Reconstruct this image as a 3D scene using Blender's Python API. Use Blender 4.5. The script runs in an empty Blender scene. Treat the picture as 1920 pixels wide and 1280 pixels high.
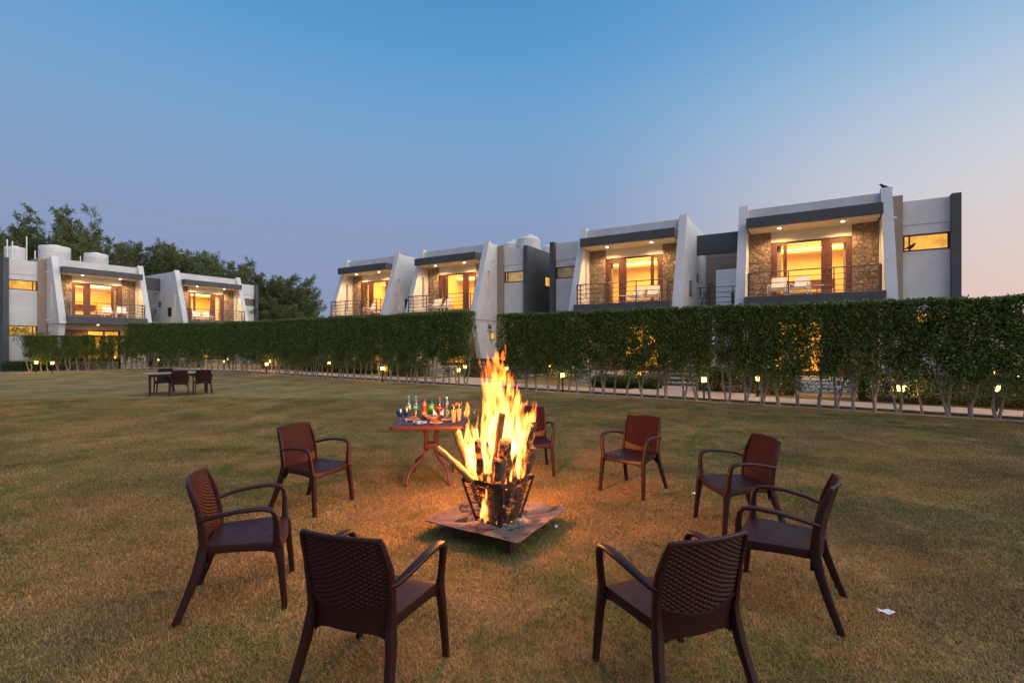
import bpy, bmesh, math, random
import numpy as np
from mathutils import Vector, Matrix, noise
from mathutils.geometry import tessellate_polygon
R = math.radians
rnd = random.Random(7)
sc = bpy.context.scene
COL = sc.collection

# ------------------------------------------------------------------ camera
FPX, HZ, CAMH = 907.0, 646.0, 1.7
cd = bpy.data.cameras.new('camera')
cd.sensor_width = 36.0
cd.lens = FPX / 1920 * 36
cd.shift_y = (HZ - 640) / 1920
cd.clip_end = 2000
cam = bpy.data.objects.new('camera', cd)
cam.location = (0, 0, CAMH)
cam.rotation_euler = (R(90), 0, 0)
COL.objects.link(cam)
sc.camera = cam

# ------------------------------------------------------------------ world (dusk sky)
w = bpy.data.worlds.new('World'); sc.world = w; w.use_nodes = True
nt = w.node_tree; nt.nodes.clear()
def N(t, **k):
    n = nt.nodes.new(t)
    for a, b in k.items(): setattr(n, a, b)
    return n
L = lambda a, b: nt.links.new(a, b)
out = N('ShaderNodeOutputWorld'); bg = N('ShaderNodeBackground')
tc = N('ShaderNodeTexCoord'); nrm = N('ShaderNodeVectorMath', operation='NORMALIZE')
L(tc.outputs['Generated'], nrm.inputs[0])
sep = N('ShaderNodeSeparateXYZ'); L(nrm.outputs[0], sep.inputs[0])
SUNAZ = Vector((0.93, -0.37, 0)).normalized()
dot = N('ShaderNodeVectorMath', operation='DOT_PRODUCT'); L(nrm.outputs[0], dot.inputs[0]); dot.inputs[1].default_value = SUNAZ
def s2l(c):
    return tuple((x/255/12.92 if x/255 <= .04045 else ((x/255+.055)/1.055)**2.4) for x in c)
def ramp(stops):
    r = N('ShaderNodeValToRGB'); r.color_ramp.interpolation = 'B_SPLINE'
    e = r.color_ramp.elements
    while len(e) < len(stops): e.new(.5)
    for i, (p, c) in enumerate(stops):
        e[i].position = p; e[i].color = (*s2l(c), 1)
    return r
COOL = ramp([(0.0, (134, 142, 176)), (0.10, (134, 146, 180)), (0.25, (131, 150, 186)), (0.38, (118, 158, 200)), (0.52, (86, 152, 202)), (0.75, (46, 116, 176)), (1.0, (36, 95, 155))])
WARM = ramp([(0.0, (228, 188, 176)), (0.08, (224, 194, 182)), (0.20, (217, 207, 205)), (0.34, (192, 204, 217)), (0.50, (120, 168, 210)), (0.75, (62, 128, 186)), (1.0, (40, 100, 160))])
L(sep.outputs['Z'], COOL.inputs[0]); L(sep.outputs['Z'], WARM.inputs[0])
mr = N('ShaderNodeMapRange', interpolation_type='SMOOTHSTEP')
mr.inputs['From Min'].default_value = -0.35; mr.inputs['From Max'].default_value = 0.55
L(dot.outputs['Value'], mr.inputs['Value'])
mix = N('ShaderNodeMix', data_type='RGBA')
L(mr.outputs[0], mix.inputs['Factor']); L(COOL.outputs[0], mix.inputs[6]); L(WARM.outputs[0], mix.inputs[7])
sky = N('ShaderNodeTexSky', sky_type='NISHITA')
sky.sun_disc = False; sky.sun_elevation = R(1.5); sky.sun_rotation = math.atan2(SUNAZ.x, SUNAZ.y)
sk = N('ShaderNodeVectorMath', operation='SCALE'); sk.inputs['Scale'].default_value = 0.05
L(sky.outputs[0], sk.inputs[0])
add = N('ShaderNodeMix', data_type='RGBA'); add.inputs['Factor'].default_value = 0.10
L(mix.outputs[2], add.inputs[6]); L(sk.outputs[0], add.inputs[7])
L(add.outputs[2], bg.inputs['Color']); bg.inputs['Strength'].default_value = 0.95
L(bg.outputs[0], out.inputs[0])

# sunset-side sun, broad, raised and boosted to fill lawn and walls
sd = bpy.data.lights.new('sun', 'SUN'); sd.energy = 2.05; sd.angle = R(100); sd.color = (1.0, 0.90, 0.84)
sun = bpy.data.objects.new('sun', sd); COL.objects.link(sun)
sun.rotation_euler = Vector((SUNAZ.x*math.cos(R(42)), SUNAZ.y*math.cos(R(42)), math.sin(R(42)))).to_track_quat('Z', 'Y').to_euler()

vs = sc.view_settings
vs.view_transform = 'Standard'; vs.look = 'None'; vs.gamma = 1.0; vs.exposure = 0.33
sc.render.engine = 'CYCLES'
cy = sc.cycles
cy.use_denoising = True
try: cy.denoiser = 'OPENIMAGEDENOISE'
except Exception: pass
cy.max_bounces = 8; cy.diffuse_bounces = 3; cy.glossy_bounces = 3; cy.transmission_bounces = 6; cy.transparent_max_bounces = 16; cy.volume_bounces = 0
cy.sample_clamp_indirect = 4.0; cy.sample_clamp_direct = 0
cy.volume_step_rate = 1.0; cy.use_light_tree = True; cy.caustics_reflective = False; cy.caustics_refractive = False

# ------------------------------------------------------------------ coordinates
def G(px, py, z=0.0):
    """photo pixel -> point on the level z"""
    Y = (CAMH - z) * FPX / (py - HZ)
    return Vector(((px - 960) / FPX * Y, Y, z))
SX = Vector((0.85572611, -0.51742905, 0)); VX = Vector((0.51742905, 0.85572611, 0))   # along / behind the right hand row of houses
ROWA = math.atan2(SX.y, SX.x)
def ST(s, t, z=0.0):
    p = SX * s + VX * t
    return Vector((p.x, p.y, z))

# ------------------------------------------------------------------ materials
M = {}
def mat(name, base, rough=.6, base2=None, nscale=6, ndet=4, bump=0, bscale=40, metal=0, spec=.5, coat=0, emis=None, estr=0, space='Object', lo=.35, hi=.65, island=0, trans=0, rough2=None, ao=None):
    m = bpy.data.materials.new(name); m.use_nodes = True; t = m.node_tree
    b = t.nodes['Principled BSDF']
    b.inputs['Roughness'].default_value = rough; b.inputs['Metallic'].default_value = metal
    b.inputs['Specular IOR Level'].default_value = spec
    b.inputs['Base Color'].default_value = (*base, 1)
    if coat: b.inputs['Coat Weight'].default_value = coat
    if trans: b.inputs['Transmission Weight'].default_value = trans
    if emis: b.inputs['Emission Color'].default_value = (*emis, 1); b.inputs['Emission Strength'].default_value = estr
    co = None
    if base2 or bump:
        if space == 'World':
            co = t.nodes.new('ShaderNodeNewGeometry').outputs['Position']
        else:
            co = t.nodes.new('ShaderNodeTexCoord').outputs['Object']
    if base2:
        n = t.nodes.new('ShaderNodeTexNoise'); n.inputs['Scale'].default_value = nscale; n.inputs['Detail'].default_value = ndet; n.inputs['Roughness'].default_value = .6
        t.links.new(co, n.inputs['Vector'])
        r = t.nodes.new('ShaderNodeMapRange'); r.inputs['From Min'].default_value = lo; r.inputs['From Max'].default_value = hi
        src = n.outputs['Fac']
        if island:
            g = t.nodes.new('ShaderNodeNewGeometry')
            a = t.nodes.new('ShaderNodeMix'); a.data_type = 'FLOAT'; a.inputs[0].default_value = island
            t.links.new(src, a.inputs[2]); t.links.new(g.outputs['Random Per Island'], a.inputs[3]); src = a.outputs[0]
        t.links.new(src, r.inputs['Value'])
        mx = t.nodes.new('ShaderNodeMix'); mx.data_type = 'RGBA'
        mx.inputs[6].default_value = (*base, 1); mx.inputs[7].default_value = (*base2, 1)
        t.links.new(r.outputs[0], mx.inputs['Factor']); t.links.new(mx.outputs[2], b.inputs['Base Color'])
        if rough2 is not None:
            rr = t.nodes.new('ShaderNodeMapRange'); rr.inputs['To Min'].default_value = rough; rr.inputs['To Max'].default_value = rough2
            t.links.new(r.outputs[0], rr.inputs['Value']); t.links.new(rr.outputs[0], b.inputs['Roughness'])
    if bump:
        n = t.nodes.new('ShaderNodeTexNoise'); n.inputs['Scale'].default_value = bscale; n.inputs['Detail'].default_value = 5
        t.links.new(co, n.inputs['Vector'])
        bp = t.nodes.new('ShaderNodeBump'); bp.inputs['Strength'].default_value = bump; bp.inputs['Distance'].default_value = .02
        t.links.new(n.outputs['Fac'], bp.inputs['Height']); t.links.new(bp.outputs[0], b.inputs['Normal'])
    M[name] = m
    return m

mat('plaster_white', (.70, .69, .68), .75, (.60, .59, .57), 1.1, 5, .12, 90)
mat('plaster_grey', (.085, .088, .092), .7, (.065, .068, .072), 1.3, 5, .12, 80)
mat('plaster_beige', (.36, .27, .21), .75, (.31, .23, .175), 1.2, 5, .12, 80)
mat('plaster_cream', (.74, .68, .58), .75, (.68, .62, .52), 1.5, 4, .08, 70)
mat('plaster_plinth', (.30, .28, .26), .8, (.22, .21, .19), 2, 5, .15, 60)
mat('stone', (.34, .26, .19), .85, (.17, .12, .085), 2.6, 5, .5, 26, island=.55, lo=.25, hi=.75)
mat('mortar', (.10, .08, .06), .95, (.07, .055, .045), 9, 4, .4, 50)
mat('wood_frame', (.13, .042, .018), .45, (.085, .026, .012), 5, 4, .1, 60)
mat('wood_door', (.20, .085, .03), .5, (.13, .05, .018), 3, 5, .1, 40)
mat('rail_metal', (.10, .092, .088), .5, (.075, .07, .068), 8, 3, metal=.2)
mat('bounce_beige', (.55, .48, .40), .5, (.48, .41, .34), 3, 4)
mat('room_wall', (.82, .66, .36), .8, (.78, .62, .33), 1.2, 3)
mat('room_floor', (.42, .30, .18), .4)
mat('curtain', (.62, .46, .26), .9, (.5, .36, .2), 14, 2)
mat('linen', (.75, .72, .68), .9, (.65, .62, .58), 10, 3, .1, 60)
mat('dark_pane', (.012, .014, .018), .08, spec=.6)
mat('tank_plastic', (.76, .75, .72), .5, (.68, .67, .64), 3, 4)
mat('pipe_white', (.7, .7, .68), .4)
mat('concrete_path', (.46, .36, .31), .85, (.36, .28, .24), 1.6, 6, .25, 45, space='World')
mat('kerb_stone', (.12, .105, .09), .9, (.07, .062, .052), 4, 5, .3, 40)
mat('edging_white', (.50, .47, .43), .85, (.30, .27, .24), 5, 5, .2, 40)
mat('chair_plastic', (.031, .0072, .0056), .40, (.022, .0056, .0046), 9, 4, .04, 160, spec=.30, rough2=.52)
mat('weave_plastic', (.038, .0075, .0055), .45, (.024, .0054, .0044), 30, 3, spec=.22)
mat('table_plastic', (.115, .028, .017), .42, (.085, .020, .013), 7, 4, .05, 90, spec=.45)
mat('far_table_top', (.30, .24, .22), .4, (.24, .19, .17), 5, 3)
mat('iron', (.030, .024, .021), .7, (.070, .034, .022), 14, 5, .35, 60, metal=.5)
mat('bark', (.16, .085, .045), .95, (.05, .030, .020), 12, 6, 1.0, 30, lo=.3, hi=.7)
mat('split_wood', (.36, .20, .085), .85, (.20, .10, .042), 10, 5, .5, 40)
mat('charred', (.05, .034, .026), .95, (.12, .062, .034), 14, 5, .9, 30)
def glow(name, st, lo):
    t = M[name].node_tree; b = t.nodes['Principled BSDF']; co = t.nodes.new('ShaderNodeTexCoord').outputs['Object']
    n = t.nodes.new('ShaderNodeTexNoise'); n.inputs['Scale'].default_value = 16; n.inputs['Detail'].default_value = 4; n.inputs['Distortion'].default_value = .8; t.links.new(co, n.inputs['Vector'])
    r = t.nodes.new('ShaderNodeMapRange'); r.inputs['From Min'].default_value = lo; r.inputs['From Max'].default_value = lo+.14; r.inputs['To Max'].default_value = st; t.links.new(n.outputs['Fac'], r.inputs['Value'])
    b.inputs['Emission Color'].default_value = (1, .22, .025, 1); t.links.new(r.outputs[0], b.inputs['Emission Strength'])
glow('charred', .9, .50); glow('bark', .55, .56)  # ember glow on burning wood, also standing in for orange firelight on the logs
mat('brick', (.22, .11, .075), .9, (.15, .08, .06), 10, 5, .4, 40)
mat('lamp_black', (.012, .012, .013), .45)
mat('bird_black', (.012, .012, .014), .6)
mat('paper', (.72, .72, .76), .8)
mat('trunk', (.34, .27, .21), .9, (.19, .15, .115), 9, 5, .6, 40)
mat('culm', (.22, .15, .06), .6, (.12, .12, .04), 3, 4)
def leafmat(name, a, b, rough=.5, trans=.25):
    m = mat(name, a, rough, b, 3.0, 3, island=.75, lo=.1, hi=.9, spec=.35)
    t = m.node_tree; b_ = t.nodes['Principled BSDF']; o = t.nodes['Material Output']
    tr = t.nodes.new('ShaderNodeBsdfTranslucent'); ms = t.nodes.new('ShaderNodeMixShader'); ms.inputs[0].default_value = trans
    lk = b_.inputs['Base Color'].links[0].from_socket
    t.links.new(lk, tr.inputs['Color'])
    t.links.new(b_.outputs[0], ms.inputs[1]); t.links.new(tr.outputs[0], ms.inputs[2]); t.links.new(ms.outputs[0], o.inputs['Surface'])
leafmat('hedge_leaf', (.026, .048, .010), (.19, .265, .055), .36)
leafmat('shrub_leaf', (.014, .026, .006), (.07, .10, .022), .5, .15)
leafmat('bamboo_leaf', (.07, .10, .036), (.235, .255, .095), .6, .35)
leafmat('herb_leaf', (.05, .10, .02), (.10, .20, .04), .5)

def emat(name, col, st, noise_amt=0, nscale=3):
    m = bpy.data.materials.new(name); m.use_nodes = True; t = m.node_tree
    t.nodes.remove(t.nodes['Principled BSDF'])
    e = t.nodes.new('ShaderNodeEmission'); e.inputs[0].default_value = (*col, 1); e.inputs[1].default_value = st
    if noise_amt:
        c = t.nodes.new('ShaderNodeTexCoord'); n = t.nodes.new('ShaderNodeTexNoise'); n.inputs['Scale'].default_value = nscale
        t.links.new(c.outputs['Object'], n.inputs['Vector'])
        r = t.nodes.new('ShaderNodeMapRange'); r.inputs['From Min'].default_value = .3; r.inputs['From Max'].default_value = .7
        r.inputs['To Min'].default_value = st * (1 - noise_amt); r.inputs['To Max'].default_value = st * (1 + noise_amt)
        t.links.new(n.outputs['Fac'], r.inputs['Value']); t.links.new(r.outputs[0], e.inputs[1])
    t.links.new(e.outputs[0], t.nodes['Material Output'].inputs['Surface'])
    M[name] = m
emat('lamp_glass', (1.0, .50, .10), 6)
emat('downlight', (1.0, .80, .48), 20)
emat('cove_light', (1.0, .76, .34), 14)
emat('frosted_lit', (1.0, .47, .085), .80, .35, 2.2)
emat('frosted_mid', (.80, .50, .22), .42, .3, 2.2)
emat('frosted_dim', (.42, .33, .22), .28, .3, 2.2)
emat('ember', (1.0, .16, .02), 2.5, .8, 40)

def glassmat(name, tint, refl=.10, rough=.0):
    m = bpy.data.materials.new(name); m.use_nodes = True; t = m.node_tree
    t.nodes.remove(t.nodes['Principled BSDF'])
    tr = t.nodes.new('ShaderNodeBsdfTransparent'); tr.inputs[0].default_value = (*tint, 1)
    g = t.nodes.new('ShaderNodeBsdfGlossy'); g.inputs['Roughness'].default_value = rough
    ms = t.nodes.new('ShaderNodeMixShader'); ms.inputs[0].default_value = refl
    t.links.new(tr.outputs[0], ms.inputs[1]); t.links.new(g.outputs[0], ms.inputs[2])
    t.links.new(ms.outputs[0], t.nodes['Material Output'].inputs['Surface']); M[name] = m
def see_through(name):
    t = M[name].node_tree; e = [n for n in t.nodes if n.type == 'EMISSION'][0]; tr = t.nodes.new('ShaderNodeBsdfTransparent'); ad = t.nodes.new('ShaderNodeAddShader')
    t.links.new(e.outputs[0], ad.inputs[0]); t.links.new(tr.outputs[0], ad.inputs[1]); t.links.new(ad.outputs[0], t.nodes['Material Output'].inputs['Surface'])
see_through('lamp_glass')
glassmat('window_glass', (.93, .94, .93), .05)
glassmat('clear_plastic', (.80, .83, .84), .16, .12)
glassmat('frosted_plastic', (.60, .62, .66), .35, .3)
glassmat('green_plastic', (.10, .62, .12), .12, .1)
mat('water_label', (.02, .33, .24), .5)
mat('cap_teal', (.05, .50, .36), .5)
mat('cap_purple', (.05, .02, .12), .5)
mat('cap_red', (.65, .03, .03), .5)
mat('cap_white', (.8, .78, .74), .5)
mat('orange_drink', (.85, .12, .005), .25, coat=.4)
mat('orange_label', (.90, .17, .01), .5)
mat('green_drink', (.06, .40, .06), .25, coat=.4)
mat('green_label', (.08, .50, .05), .5)
mat('cola', (.018, .008, .007), .2, coat=.4)
mat('red_label', (.62, .012, .018), .5)
mat('lime_label', (.40, .45, .02), .5)
mat('white_print', (.85, .85, .82), .6)
mat('yellow_print', (.85, .7, .05), .6)
mat('blue_drink', (.005, .03, .16), .15, coat=.5)
mat('blue_glass', (.02, .10, .30), .1, coat=.6)
mat('mocktail', (.62, .40, .20), .25, coat=.4)
mat('fruit_red', (.65, .10, .08), .5, (.75, .3, .2), 60, 2)
mat('mint_leaf', (.10, .20, .03), .5)
mat('straw', (.8, .72, .6), .5, (.6, .08, .06), 60, 0)
mat('ceramic', (.72, .62, .52), .35)
mat('terracotta', (.62, .34, .22), .5)
mat('fried_food', (.62, .16, .04), .6, (.40, .08, .02), 70, 3, .4, 80)
mat('noodle_food', (.38, .18, .05), .6, (.16, .08, .03), 90, 3, .4, 80)
mat('foil', (.75, .76, .78), .3, metal=1.0)
mat('napkin', (.82, .76, .74), .8)
mat('holder_brown', (.12, .04, .03), .5)

# lawn: dry straw brown with greener patches, same field shared by soil sheet and blades
def lawnmat(name, blades):
    m = bpy.data.materials.new(name); m.use_nodes = True; t = m.node_tree; b = t.nodes['Principled BSDF']
    b.inputs['Roughness'].default_value = .9; b.inputs['Specular IOR Level'].default_value = .15
    pos = t.nodes.new('ShaderNodeNewGeometry')
    def nz(scale, det, vec=None):
        n = t.nodes.new('ShaderNodeTexNoise'); n.inputs['Scale'].default_value = scale; n.inputs['Detail'].default_value = det; n.inputs['Roughness'].default_value = .62
        t.links.new(vec or pos.outputs['Position'], n.inputs['Vector']); return n.outputs['Fac']
    def rm(src, lo, hi, a=0, c=1):
        r = t.nodes.new('ShaderNodeMapRange'); r.inputs['From Min'].default_value = lo; r.inputs['From Max'].default_value = hi
        r.inputs['To Min'].default_value = a; r.inputs['To Max'].default_value = c
        t.links.new(src, r.inputs['Value']); return r.outputs[0]
    def mixc(f, a, c):
        x = t.nodes.new('ShaderNodeMix'); x.data_type = 'RGBA'
        t.links.new(f, x.inputs['Factor'])
        for k, v in ((6, a), (7, c)):
            if isinstance(v, tuple): x.inputs[k].default_value = (*v, 1)
            else: t.links.new(v, x.inputs[k])
        return x.outputs[2]
    big = rm(nz(.42, 6), .42, .60); mid = rm(nz(2.1, 7), .42, .66); fine = rm(nz(23, 5), .3, .7)
    c = mixc(big, (.345, .225, .088), (.170, .182, .055))
    c = mixc(mid, c, (.40, .255, .110))
    pale = rm(nz(.9, 7), .62, .74, 0, .55)
    c = mixc(pale, c, (.48, .40, .24))
    dk = mixc(rm(nz(.75, 6), .36, .62), (.66, .68, .70), (1.10, 1.08, 1.05))
    m0 = t.nodes.new('ShaderNodeMix'); m0.data_type = 'RGBA'; m0.blend_type = 'MULTIPLY'; m0.inputs['Factor'].default_value = 1
    t.links.new(c, m0.inputs[6]); t.links.new(dk, m0.inputs[7]); c = m0.outputs[2]
    if blades:
        isl = rm(pos.outputs['Random Per Island'], 0, 1)
        c2 = mixc(isl, (.40, .40, .40), (1.55, 1.5, 1.4))
        mm = t.nodes.new('ShaderNodeMix'); mm.data_type = 'RGBA'; mm.blend_type = 'MULTIPLY'; mm.inputs['Factor'].default_value = 1
        t.links.new(c, mm.inputs[6]); t.links.new(c2, mm.inputs[7]); c = mm.outputs[2]
    else:
        c2 = mixc(fine, (.50, .48, .45), (1.25, 1.22, 1.15))
        mm = t.nodes.new('ShaderNodeMix'); mm.data_type = 'RGBA'; mm.blend_type = 'MULTIPLY'; mm.inputs['Factor'].default_value = 1
        t.links.new(c, mm.inputs[6]); t.links.new(c2, mm.inputs[7]); c = mm.outputs[2]
        bp = t.nodes.new('ShaderNodeBump'); bp.inputs['Strength'].default_value = .7; bp.inputs['Distance'].default_value = .03
        t.links.new(nz(30, 6), bp.inputs['Height']); t.links.new(bp.outputs[0], b.inputs['Normal'])
    t.links.new(c, b.inputs['Base Color'])
    M[name] = m
lawnmat('lawn_soil', False); lawnmat('lawn_blade', True)

# ------------------------------------------------------------------ mesh helpers
class MB:
    def __init__(s): s.v = []; s.f = []
    def add(s, vs_, fs):
        o = len(s.v); s.v += [tuple(p) for p in vs_]; s.f += [tuple(i + o for i in q) for q in fs]
    def box(s, x0, x1, y0, y1, z0, z1):
        if x0 > x1: x0, x1 = x1, x0
        s.add([(x0,y0,z0),(x1,y0,z0),(x1,y1,z0),(x0,y1,z0),(x0,y0,z1),(x1,y0,z1),(x1,y1,z1),(x0,y1,z1)],
              [(0,3,2,1),(4,5,6,7),(0,1,5,4),(1,2,6,5),(2,3,7,6),(3,0,4,7)])
        return s
    def sweep(s, path, sizes, n=8, up=(0,0,1), pw=2.0, cap=True):
        """tube along path; sizes: (width across, height) half sizes per point; pw>2 squarer"""
        P = [Vector(p) for p in path]; rings = []
        for i, p in enumerate(P):
            d = (P[min(i+1, len(P)-1)] - P[max(i-1, 0)]).normalized()
            u = Vector(up); side = d.cross(u)
            if side.length < 1e-4: side = d.cross(Vector((0, 1, 0)))
            side.normalize(); u2 = side.cross(d).normalized()
            a, b = sizes[i] if isinstance(sizes[i], tuple) else (sizes[i], sizes[i])
            ring = []
            for k in range(n):
                th = 2*math.pi*(k+.5)/n; c, q = math.cos(th), math.sin(th)
                c = math.copysign(abs(c)**(2/pw), c); q = math.copysign(abs(q)**(2/pw), q)
                ring.append(p + side*(c*a) + u2*(q*b))
            rings.append(ring)
        vs_ = [q for r in rings for q in r]; fs = []
        for i in range(len(P)-1):
            for k in range(n):
                k2 = (k+1) % n; fs.append((i*n+k, i*n+k2, (i+1)*n+k2, (i+1)*n+k))
        if cap:
            fs.append(tuple(reversed(range(n)))); fs.append(tuple(range((len(P)-1)*n, len(P)*n)))
        s.add(vs_, fs); return s
    def lathe(s, prof, n=16, c=(0,0,0)):
        vs_ = []; fs = []
        for r, z in prof:
            for k in range(n):
                a = 2*math.pi*k/n; vs_.append((c[0]+r*math.cos(a), c[1]+r*math.sin(a), c[2]+z))
        for i in range(len(prof)-1):
            for k in range(n):
                k2 = (k+1) % n; fs.append((i*n+k, i*n+k2, (i+1)*n+k2, (i+1)*n+k))
        fs.append(tuple(reversed(range(n)))); fs.append(tuple(range((len(prof)-1)*n, len(prof)*n)))
        s.add(vs_, fs); return s
    def prism(s, loop, a0, a1, axis='x', holes=()):
        """polygon (2-D) extruded along axis between a0 and a1, with optional holes"""
        loops = [list(loop)] + [list(h) for h in holes]
        def P3(q, a): return (a, q[0], q[1]) if axis == 'x' else ((q[0], a, q[1]) if axis == 'y' else (q[0], q[1], a))
        flat = [q for l in loops for q in l]
        tris = tessellate_polygon([[Vector((q[0], q[1], 0)) for q in l] for l in loops])
        n = len(flat); vs_ = [P3(q, a0) for q in flat] + [P3(q, a1) for q in flat]; fs = []
        for t in tris: fs.append(tuple(t)); fs.append(tuple(i+n for i in reversed(t)))
        o = 0
        for l in loops:
            m = len(l)
            for i in range(m): j = (i+1) % m; fs.append((o+i, o+j, o+j+n, o+i+n))
            o += m
        s.add(vs_, fs); return s
    def build(s, name, material, parent=None, smooth=40, recalc=True, mirror=1, loc=None, bevel=0):
        me = bpy.data.meshes.new(name)
        v = [(p[0]*mirror, p[1], p[2]) for p in s.v] if mirror != 1 else s.v
        me.from_pydata(v, [], s.f)
        if recalc or bevel:
            bm = bmesh.new(); bm.from_mesh(me)
            bmesh.ops.recalc_face_normals(bm, faces=bm.faces)
            if bevel:
                es = [e for e in bm.edges if len(e.link_faces) == 2 and e.calc_face_angle(0) > R(35)]
                bmesh.ops.bevel(bm, geom=es, offset=bevel, segments=2, affect='EDGES', profile=.6)
            bm.to_mesh(me); bm.free()
        if smooth:
            me.polygons.foreach_set('use_smooth', [True]*len(me.polygons)); me.set_sharp_from_angle(angle=R(smooth))
        o = bpy.data.objects.new(name, me); COL.objects.link(o)
        me.materials.append(M[material])
        if parent is not None: o.parent = parent
        if loc is not None: o.location = loc
        return o
def tag(o, label, cat, group=None):
    o['label'] = label; o['category'] = cat
    if group: o['group'] = group
    return o
def thing(name, label, cat, loc=(0,0,0), rz=0, group=None):
    o = bpy.data.objects.new(name, None); o.empty_display_size = .1; COL.objects.link(o)
    o.location = loc; o.rotation_euler = (0, 0, rz); return tag(o, label, cat, group)
def copy_tree(o, parent=None):
    c = o.copy(); COL.objects.link(c); c.parent = parent
    for ch in list(o.children): copy_tree(ch, c)
    return c
def lamp(kind, energy, color, loc, parent=None, radius=.05, rot=None, **k):
    d = bpy.data.lights.new(kind.lower() + '_light', kind); d.energy = energy; d.color = color
    if kind in ('POINT', 'SPOT'): d.shadow_soft_size = radius
    for a, b in k.items(): setattr(d, a, b)
    o = bpy.data.objects.new(d.name, d); COL.objects.link(o); o.location = loc
    if rot: o.rotation_euler = rot
    if parent is not None: o.parent = parent
    return o
def structure(o): o['kind'] = 'structure'; return o

# ------------------------------------------------------------------ ground, path
def sheet(name, pts, z, material):
    mb = MB(); mb.add([(p[0], p[1], z) for p in pts], [tuple(range(len(pts)))])
    return structure(mb.build(name, material, smooth=0))
sheet('lawn', [(-400,-60),(400,-60),(400,700),(-400,700)], 0, 'lawn_soil')
def hedge_t(s): return 15.3 - .052*s
HB = ST(-31, hedge_t(-31)); HC = Vector((-25.9, 33.0, 0)); HD = Vector((-29.9, 30.0, 0))
# centre line of the hedge (from right, outside the frame, to the far left)
HL = [ST(16, hedge_t(16)), HB, HC, HD, Vector((-38, 24.0, 0))]
def offset_line(d):
    res = []
    for i, p in enumerate(HL):
        ns = []
        for a, b in ((i-1, i), (i, i+1)):
            if a >= 0 and b < len(HL):
                q = (HL[b]-HL[a]).normalized(); ns.append(Vector((q.y, -q.x, 0)))   # points to the houses
        n = sum(ns, Vector()).normalized(); res.append(p + n*(d/max(.5, n.dot(ns[0]))))
    return res
def ribbon(name, d0, d1, z, material, h=0):
    a, b = offset_line(d0), offset_line(d1); mb = MB(); n = len(a)
    if h == 0:
        mb.add([(p.x,p.y,z) for p in a]+[(p.x,p.y,z) for p in b], [(i, i+1, n+i+1, n+i) for i in range(n-1)])
    else:
        vs_ = []
        for A, B in zip(a, b): vs_ += [(A.x,A.y,0),(B.x,B.y,0),(B.x,B.y,h),(A.x,A.y,h)]
        fs = []
        for i in range(n-1):
            for k in range(4): k2 = (k+1) % 4; fs.append((i*4+k, i*4+k2, i*4+4+k2, i*4+4+k))
        fs += [(0,1,2,3), ((n-1)*4+3,(n-1)*4+2,(n-1)*4+1,(n-1)*4)]
        mb.add(vs_, fs)
    return structure(mb.build(name, material, smooth=0))
sgn = 1 if (offset_line(1)[1]-HL[1]).dot(VX) > 0 else -1
ribbon('path', sgn*.42, sgn*2.1, .03, 'concrete_path')
ribbon('kerb', sgn*.26, sgn*.42, 0, 'kerb_stone', .06)
ribbon('edging', sgn*-.16, sgn*-.08, 0, 'edging_white', .018)
sheet('forecourt', [ST(-5.6, hedge_t(-5.6)+2.0), ST(-1.4, hedge_t(-1.4)+2.0), ST(-1.4, 23.5), ST(-5.6, 23.5)], .034, 'concrete_path')
sheet('forecourt', [ST(-15.4, hedge_t(-15.4)+2.0), ST(-12.4, hedge_t(-12.4)+2.0), ST(-11.9, 28), ST(-14.8, 28)], .034, 'concrete_path')

# ------------------------------------------------------------------ houses
def voronoi_cells(w, h, n, seed):
    r = random.Random(seed); pts = []
    tries = 0
    md = math.sqrt(w*h/n)*.72
    while len(pts) < n and tries < 6000:
        tries += 1; p = (r.uniform(0, w), r.uniform(0, h))
        if all(((p[0]-q[0])*.8)**2 + ((p[1]-q[1])*1.15)**2 > md*md for q in pts): pts.append(p)
    cells = []
    for i, p in enumerate(pts):
        poly = [(0,0),(w,0),(w,h),(0,h)]
        for j, q in enumerate(pts):
            if i == j or abs(p[0]-q[0]) > 4*md or abs(p[1]-q[1]) > 4*md: continue
            mx_, my_ = (p[0]+q[0])/2, (p[1]+q[1])/2; nx, ny = q[0]-p[0], q[1]-p[1]
            new = []
            for k in range(len(poly)):
                a, b = poly[k], poly[(k+1) % len(poly)]
                da = (a[0]-mx_)*nx+(a[1]-my_)*ny; db = (b[0]-mx_)*nx+(b[1]-my_)*ny
                if da <= 0: new.append(a)
                if da*db < 0:
                    t = da/(da-db); new.append((a[0]+t*(b[0]-a[0]), a[1]+t*(b[1]-a[1])))
            poly = new
            if len(poly) < 3: break
        if len(poly) >= 3: cells.append(poly)
    return cells
def stone_mesh(mb, poly, x0, z0, y, r, m):
    cx = sum(p[0] for p in poly)/len(poly); cz = sum(p[1] for p in poly)/len(poly)
    d = r.uniform(.025, .06); n = len(poly); vs_ = []
    for k, dy in ((.93, 0), (.90, -d*.75), (.70, -d)):
        for p in poly:
            vs_.append(((x0 + cx + (p[0]-cx)*k)*m, y + dy + (r.uniform(-.008, .008) if k < .9 else 0), z0 + cz + (p[1]-cz)*k))
    fs = [(i, (i+1) % n, n+(i+1) % n, n+i) for i in range(n)] + [(n+i, n+(i+1) % n, 2*n+(i+1) % n, 2*n+i) for i in range(n)] + [tuple(range(2*n, 3*n))]
    mb.add(vs_, fs)
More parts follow.
